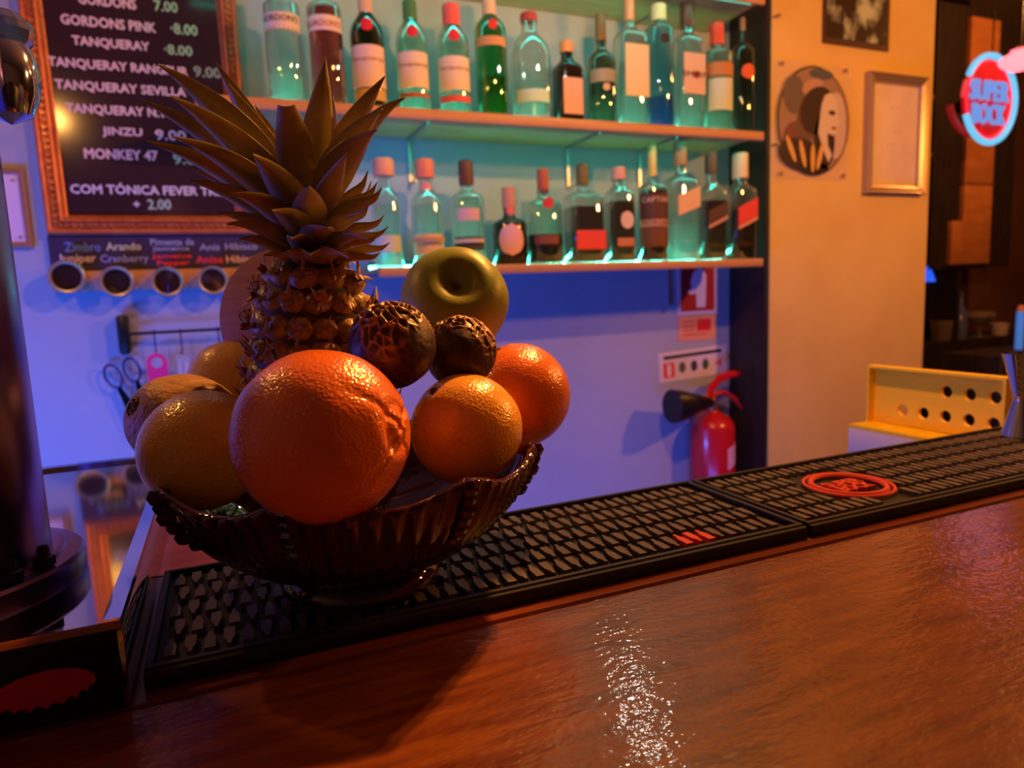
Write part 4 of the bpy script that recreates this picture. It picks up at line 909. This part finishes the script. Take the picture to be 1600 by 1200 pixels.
for sx, sz in ((-.85, .93), (.85, .93), (-.85, -.93), (.85, -.93)):
    MB().lathe([(0, 0), (.006, 0), (.005, .003), (0, .0035)], 12, wallm((hw * sx, 0, hh * sz))).build('fixing_screw', M_BRASS, t)
# framed paper
x0, z0, x1, z1 = col_rect(1357, 1449, 115, 303, YC - .02)
t = thing('framed_paper', 'pale sheet in a deep silver-gold frame, right on the pillar', 'picture', ((x0+x1)/2, YC, z0))
b = MB(); frame_bar(b, x0, z0, x1, z1, .030, YC - .0005, [(0, 0), (0, .020), (.15, .024), (.40, .018), (.55, .022), (.85, .016), (1, .006), (1, 0)]); rb(b, 'frame', mat('silver_gold_frame', (.46, .33, .20), .35, metal=.6, bump=.2, bscale=90), t, ang=25)
rb(MB().box((x0 + .028, YC - .006, z0 + .028), (x1 - .028, YC - .001, z1 - .028)), 'sheet', mat('aged_paper', (.82, .66, .55), .6, var=(.76, .60, .50), vscale=20), t, smooth=False)
b = MB()
for dx, dz in ((0, .08), (.02, .01), (-.01, -.03)):
    for k in range(4): b.box(((x0+x1)/2 + dx - .02 + .011*k, YC - .0066, (z0+z1)/2 + dz + .004*(k % 2)), ((x0+x1)/2 + dx - .012 + .011*k, YC - .0062, (z0+z1)/2 + dz + .0015 + .004*(k % 2)))
rb(b, 'faint_writing', paint((.45, .30, .24), .8), t, smooth=False)

# ------------------------------------------------------------------ room beyond the pillar
M_PANEL = mat('orange_wood_board', (.42, .15, .04), .5, var=(.52, .20, .06), vscale=8, vstretch=(1, 1, 3))  # boards of orange wood with a slight random tone
YR = 2.30
def wbox(px0, px1, pyt, pyb, Y, dep, name, lab, cat, m, bev=.003):
    x0, z0, x1, z1 = col_rect(px0, px1, pyt, pyb, Y)
    o = MB().box((x0, Y, z0), (x1, Y + dep, z1), bev=bev).build(name, m); return tag(o, lab, cat)
# dark back-bar cabinet with shelves
x0 = XC1 - .25; x1_ = 5.2
cab = thing('back_bar_cabinet', 'tall dark wooden shelf unit beyond the pillar, in the shade', 'cabinet', ((x0 + x1_) / 2, YR + .28, 0))
rb(MB().box((x0, YR + .30, 0), (x1_, YR + .33, 2.6)), 'back_panel', mat('dark_cabinet_back', (.075, .030, .015), .6, var=(.12, .05, .02), vscale=3), cab, smooth=False)
shz = [at(1480, 150, Y=YR).z, at(1480, 240, Y=YR).z, at(1520, 530, Y=YR).z]
for k, zz in enumerate(shz):
    xe = at(1503, 300, Y=YR).x if k < 2 else x1_
    rb(MB().box((x0, YR, zz - .02), (xe, YR + .2995, zz)), 'shelf_board', mat('cabinet_shelf', (.24, .075, .03), .4) if k < 2 else M_BLACKWOOD, cab, smooth=False)
xr0 = at(1503, 300, Y=YR).x
rb(MB().box((xr0, YR, shz[2]), (xr0 + .02, YR + .2995, 2.6)), 'upright', M_BLACKWOOD, cab, smooth=False)
rb(MB().box((x0, YR, 0), (x1_, YR + .02, shz[2] - .0205)), 'base_front', M_BLACKWOOD, cab, smooth=False)
x0p, z0p, x1p, z1p = col_rect(1512, 1556, 0, 412, YR - .03)
bb = thing('wooden_boards', 'orange wooden boards standing under the neon sign', 'boards', ((x0p+x1p)/2, YR - .03, z0p))
zst = at(1530, 318, Y=YR - .03).z; 
for k in range(3):
    za = z0p + .002 + k * (2.45 - z0p) / 3; zb2 = z0p + (k + 1) * (2.45 - z0p) / 3 - .004
    rb(MB().box((x0p, YR - .03, za), (x1p, YR - .003, zb2), bev=.003), 'board', M_PANEL, bb)
xq = at(1487, 380, Y=YR - .03).x; zq = at(1500, 345, Y=YR - .03).z
rb(MB().box((xq, YR - .03, z0p), (x0p - .003, YR - .003, zq), bev=.003), 'board', M_PANEL, bb)
rb(MB().box((x0p - .2, YR - .0025, z0p - .02), (x1p + .2, YR - .0005, 2.5)), 'batten', M_BLACKWOOD, bb, smooth=False)
# neon sign
YN = 1.95
nc = at(1541, 157, Y=YN); un, vn = mpp(1541, 157, YN); rx, rz = 40 * un, 68 * vn
ns = thing('neon_sign', 'glowing red and blue neon sign reading SUPER BOCK', 'neon sign', nc)
def ring_pts(rx_, rz_, a0, a1, n=40, y=-.012): return [(rx_*math.cos(a0+(a1-a0)*k/n), y, rz_*math.sin(a0+(a1-a0)*k/n)) for k in range(n + 1)]
MB().prism([(rx*.93*math.cos(a), rz*.93*math.sin(a)) for a in [2*PI*k/48 for k in range(48)]], 0, .012, wallm((0, .004, 0))).build('back_plate', mat('red_backlit_plate', (.45, .01, .015), .3, emit=(.9, .012, .02), es=.30), ns, False)
MB().tube(ring_pts(rx*.86, rz*.88, 0, 2*PI, 48, -.010)[:-1], .006, 8, closed=True).build('red_tube', glow((1, .02, .05), 1.3), ns)
MB().tube(ring_pts(rx*.98, rz*1.0, PI*1.13, PI*2.83, 60, -.016), .0125, 10).build('blue_tube', glow((.16, .62, .95), 1.0), ns)
MB().tube(ring_pts(rx*1.0, rz*.9, PI*.86, PI*1.0, 10, -.010), .008, 8).build('red_tube', glow((1, .05, .06), .8), ns)
for s_, zz, w_ in (('SUPER', .030, 58), ('BOCK', -.062, 50)):
    text('neon_lettering', s_, w_ * un, .078, glow((.16, .36, .90), .85), wallm((-.018, -.02, zz)), ns, .010, .0016)
MB().tube([(rx*.2, .005, rz*.8), (rx*.2, .005, 2.745 - nc.z)], .003, 6).build('hanging_wire', M_BLACK, ns)
rd = MB(); rd.tube(ring_pts(rx*1.12, rz*.80, PI*1.05, PI*1.42, 16, .03), .014, 8); rd.build('rear_tube', glow((.9, .02, .02), .25), ns)
MB().box((-.02, .016, -.02), (.02, .125, .02)).build('mount', M_BLACK, ns, False)
# pink lamp
pc = at(1594, 95, Y=1.62); up_, vp_ = mpp(1594, 95, 1.62)
lm = thing('pendant_lamp', 'rounded pink glass lamp glowing at the right edge above the neon sign', 'lamp', pc)
MB().lathe([(0, -16*vp_), (14*vp_, -14*vp_), (27*vp_, -6*vp_), (31*vp_, 0), (27*vp_, 7*vp_), (14*vp_, 14*vp_), (5*vp_, 16*vp_)], 32).build('globe', mat('pink_lamp_glass', (.9, .3, .35), .25, emit=(1.0, .12, .14), es=3.5), lm)
MB().lathe([(5*vp_, 15*vp_), (16*vp_, 17*vp_), (15*vp_, 21*vp_), (4*vp_, 24*vp_)], 20).build('cap', M_CHROME, lm)
MB().tube([(0, 0, 23*vp_), (0, 0, 2.745 - pc.z)], .003, 6).build('cord', M_BLACK, lm)
# blue cone shade lamp standing on the back-bar
bc_ = at(1454, 440, Y=YR + .16); bl = thing('table_lamp', 'small lamp with a bright blue cone shade at the edge of the pillar', 'lamp', (bc_.x, YR + .16, shz[2] + .0004))
bc_ = at(1454, 440, Y=YR + .16) - bl.location; hb = at(1454, 402, Y=YR + .16).z - at(1454, 440, Y=YR + .16).z
MB().lathe([(.050, bc_.z), (.008, bc_.z + hb)], 28, cap=False).build('shade', mat('blue_lampshade', (.05, .12, .8), .5, emit=(.02, .12, 1.0), es=1.0), bl)
MB().lathe([(.04, 0), (.04, .008), (.006, .014), (.005, bc_.z + hb - .01)], 16).build('stand', M_BLACK, bl)
# dim glassware on the back-bar
DG = mat('dim_glass', (.55, .42, .38), .12, trans=.75, ior=1.3); random.seed(3)
ysh = YR + .07
def dim(px, pyt, hwpx, kind, lab, cat, m=DG, zs=None, grp=None):
    zs = shz[2] if zs is None else zs; p = at(px, pyt, Y=ysh); u, v = mpp(px, pyt, ysh); r = hwpx * u * .85; H = max(.05, p.z - zs)
    if kind == 'bottle': pr = [(0, .0005), (r*.95, .0005), (r, .01), (r, H*.55), (r*.35, H*.72), (r*.3, H*.97), (r*.34, H), (0, H)]
    elif kind == 'glass': pr = [(0, .0005), (r*.8, .0005), (r*.82, .004), (r, H), (r*.94, H), (r*.76, .008), (0, .008)]
    else: pr = [(0, .0005), (r*.8, .0005), (r*.8, .003), (r*.12, .008), (r*.1, H*.45), (r*.7, H*.6), (r, H*.8), (r*.85, H), (r*.8, H), (r*.92, H*.8), (r*.6, H*.62), (0, H*.5)]
    o = MB().lathe(pr, 24, cap=False).build({'bottle': 'bottle', 'glass': 'tumbler', 'wine': 'wine_glass'}[kind], m, None, loc=(p.x, ysh, zs)); return tag(o, lab, cat, grp)
g_ = 'glassware on the back-bar'
dim(1472, 500, 14, 'glass', 'dim tumbler nearest the pillar on the dark back-bar', 'tumbler', grp=g_)
dim(1502, 455, 8, 'bottle', 'slim dim bottle with a bluish gleam on the back-bar', 'bottle', mat('blue_gleam_glass', (.08, .10, .30), .15), grp=g_)
dim(1532, 486, 17, 'wine', 'dim round wine glass in the middle of the back-bar', 'wine glass', grp=g_)
dim(1562, 505, 10, 'glass', 'small pale tumbler right of the wine glass on the back-bar', 'tumbler', mat('frosted_pale_glass', (.45, .38, .48), .4), grp=g_)
ysh = YR + .19; o = dim(1486, 446, 9, 'bottle', 'dim bottle with a tan cap on the back-bar, behind the tumbler', 'bottle', paint((.10, .06, .03), .3), grp=g_)
o = dim(1484, 168, 6, 'bottle', 'small tan bottle on the cabinet shelf right of the framed paper', 'bottle', paint((.40, .20, .08), .3), zs=shz[1], grp='bottles in the cabinet')
o = dim(1464, 190, 8, 'bottle', 'pale flask on the cabinet shelf, against the pillar edge', 'bottle', paint((.30, .14, .06), .3), zs=shz[1], grp='bottles in the cabinet')
# candle-like blue tube bottle and foreground jigger
yb_ = 1.75
pb0 = at(1592, 538, Y=yb_); pb1 = at(1594, 487, Y=yb_); u, v = mpp(1592, 510, yb_)
stz = pb0.z - .02
o = MB().box((pb0.x - .3, yb_ - .12, 0), (pb0.x + .8, yb_ + .12, stz), bev=.004).build('side_cabinet', M_BLACKWOOD); tag(o, 'low black cabinet at the right edge, behind the yellow case', 'cabinet')
t = thing('tube_bottle', 'slender bright blue bottle with an orange cap at the right edge', 'bottle', (pb0.x, yb_, stz + .0003))
MB().lathe([(0, 0), (3.4*u, 0), (3.6*u, .004), (3.4*u, pb1.z - stz), (0, pb1.z - stz)], 20).build('body', mat('glowing_blue_bottle', (.10, .35, .9), .3, emit=(.05, .22, .75), es=.5), t)  # light on the bottle is put in as a weak blue emission
MB().lathe([(3.8*u, pb1.z - stz), (4*u, pb1.z - stz + .006), (2.8*u, pb1.z - stz + .022), (0, pb1.z - stz + .026)], 16).build('cap', paint((.85, .35, .15), .4), t)

jb = at(1590, 680, Z=ZM + .001); u = .0010
jt = thing('jigger', 'polished steel double-cone jigger standing on the bar mat at the right edge', 'jigger', (jb.x + .004, jb.y, ZB + .0095))
MB().lathe([(.0, 0), (.0175, 0), (.0180, .001), (.0085, .040), (.0080, .043), (.0085, .046), (.0205, .092), (.0208, .093), (.0198, .093), (.0078, .048), (0, .046)], 32).build('double_cone', M_CHROME, jt)
MB().tube([(.009*math.cos(a), .009*math.sin(a), .0435) for a in [2*PI*k/20 for k in range(20)]], .0014, 6, closed=True).build('waist_ring', M_BRASS, jt)

# yellow perforated case on the ledge behind the bar
XL = .955; ty0 = at(1574, 640, X=XL).y; ty1 = at(1366, 610, X=XL).y
zlt = at(1366, 574, X=XL).z; zlb = at(1366, 655, X=XL).z - .002
ztb = at(1340, 704, X=XL - .045).z - .022
o = MB().box((XL - .047, .56, 0), (1.9, ty1 + .006, ztb), bev=.003).build('work_counter', M_STEELBR); tag(o, 'low steel work counter behind the bar, hidden below the mats', 'counter')
ca = thing('yellow_case', 'open yellow case, its raised lid pierced by round holes', 'case', (XL, (ty0 + ty1) / 2, ztb + .0004))
M_YC = mat('yellow_plastic', (.95, .60, .01), .5, spec=.2, bump=.1, bscale=150); M_YCB = mat('pale_blue_tray_side', (.62, .50, .42), .5)
def cb_(b, n, m, **k): return rel(b.build(n, m, ca, **k), ca)
lt = .006; zl0, zl1 = zlb, zlt; hy = ty1 - ty0
# lid: a panel with real holes, built as strips of cells
holes = []
ncol = 6; cell = hy / ncol; zc_ = [(zl0 + (zl1 - zl0) * .70), (zl0 + (zl1 - zl0) * .28)]; rh = .0088
vs = []; fs = []
b = MB()
zm = (zl0 + zl1) / 2
for ci in range(ncol):
    for (za, zb2, zcc, off_) in ((zm, zl1, zc_[0], 0), (zl0, zm, zc_[1], 0)):
        ya, yb2 = ty0 + ci * cell, ty0 + (ci + 1) * cell; yc = (ya + yb2) / 2; m_ = 24
        hole = ci < 3 if zcc == zc_[0] else ci < 5
        if not hole: b.box((XL, ya, za), (XL + lt, yb2, zb2)); continue
        ov = []; iv = []
        for k in range(m_):
            a_ = 2*PI*k/m_ + PI/4; c_, s_ = math.cos(a_), math.sin(a_); q_ = 1 / max(abs(c_), abs(s_))
            yy_ = yc + c_*q_*cell/2; zz_ = (za + zb2)/2 + s_*q_*(zb2 - za)/2; ov.append((yy_, zz_)); iv.append((yc + rh*c_, zcc + rh*s_))
        vs = [(x, y, z) for x in (XL, XL + lt) for (y, z) in ov + iv]; fs = []
        for i in range(m_):
            j = (i+1) % m_; fs += [(i, i+m_, j+m_, j), (i+2*m_, j+2*m_, j+3*m_, i+3*m_), (i+m_, i+3*m_, j+3*m_, j+m_)]
        b.add(vs, fs)
cb_(b, 'lid_panel', M_YC, smooth=False)
b = MB(); fl = .012
b.box((XL - fl, ty0, zl1), (XL + lt, ty1, zl1 + .004)); b.box((XL - fl, ty0 - .004, zl0), (XL + lt, ty0, zl1 + .004)); b.box((XL - fl, ty1, zl0), (XL + lt, ty1 + .004, zl1 + .004))
cb_(b, 'lid_rim', M_YC, smooth=False)
XT = XL - .050
b = MB().box((XT + .003, ty0, ztb + .001), (XL + .004, ty1, ztb + .004)); b.box((XT, ty0 - .004, zl0 - .006), (XL + .004, ty1 + .004, zl0 - .001)); cb_(b, 'tray', M_YC, smooth=False)
b = MB().box((XT - .001, ty0 - .004, ztb), (XT + .003, ty1 + .004, zl0 - .0065), bev=.001); b.box((XT + .003, ty1 + .0005, ztb), (XL, ty1 + .004, zl0 - .0065)); b.box((XT + .003, ty0 - .004, ztb), (XL, ty0 - .0005, zl0 - .0065)); cb_(b, 'tray_side', M_YCB)
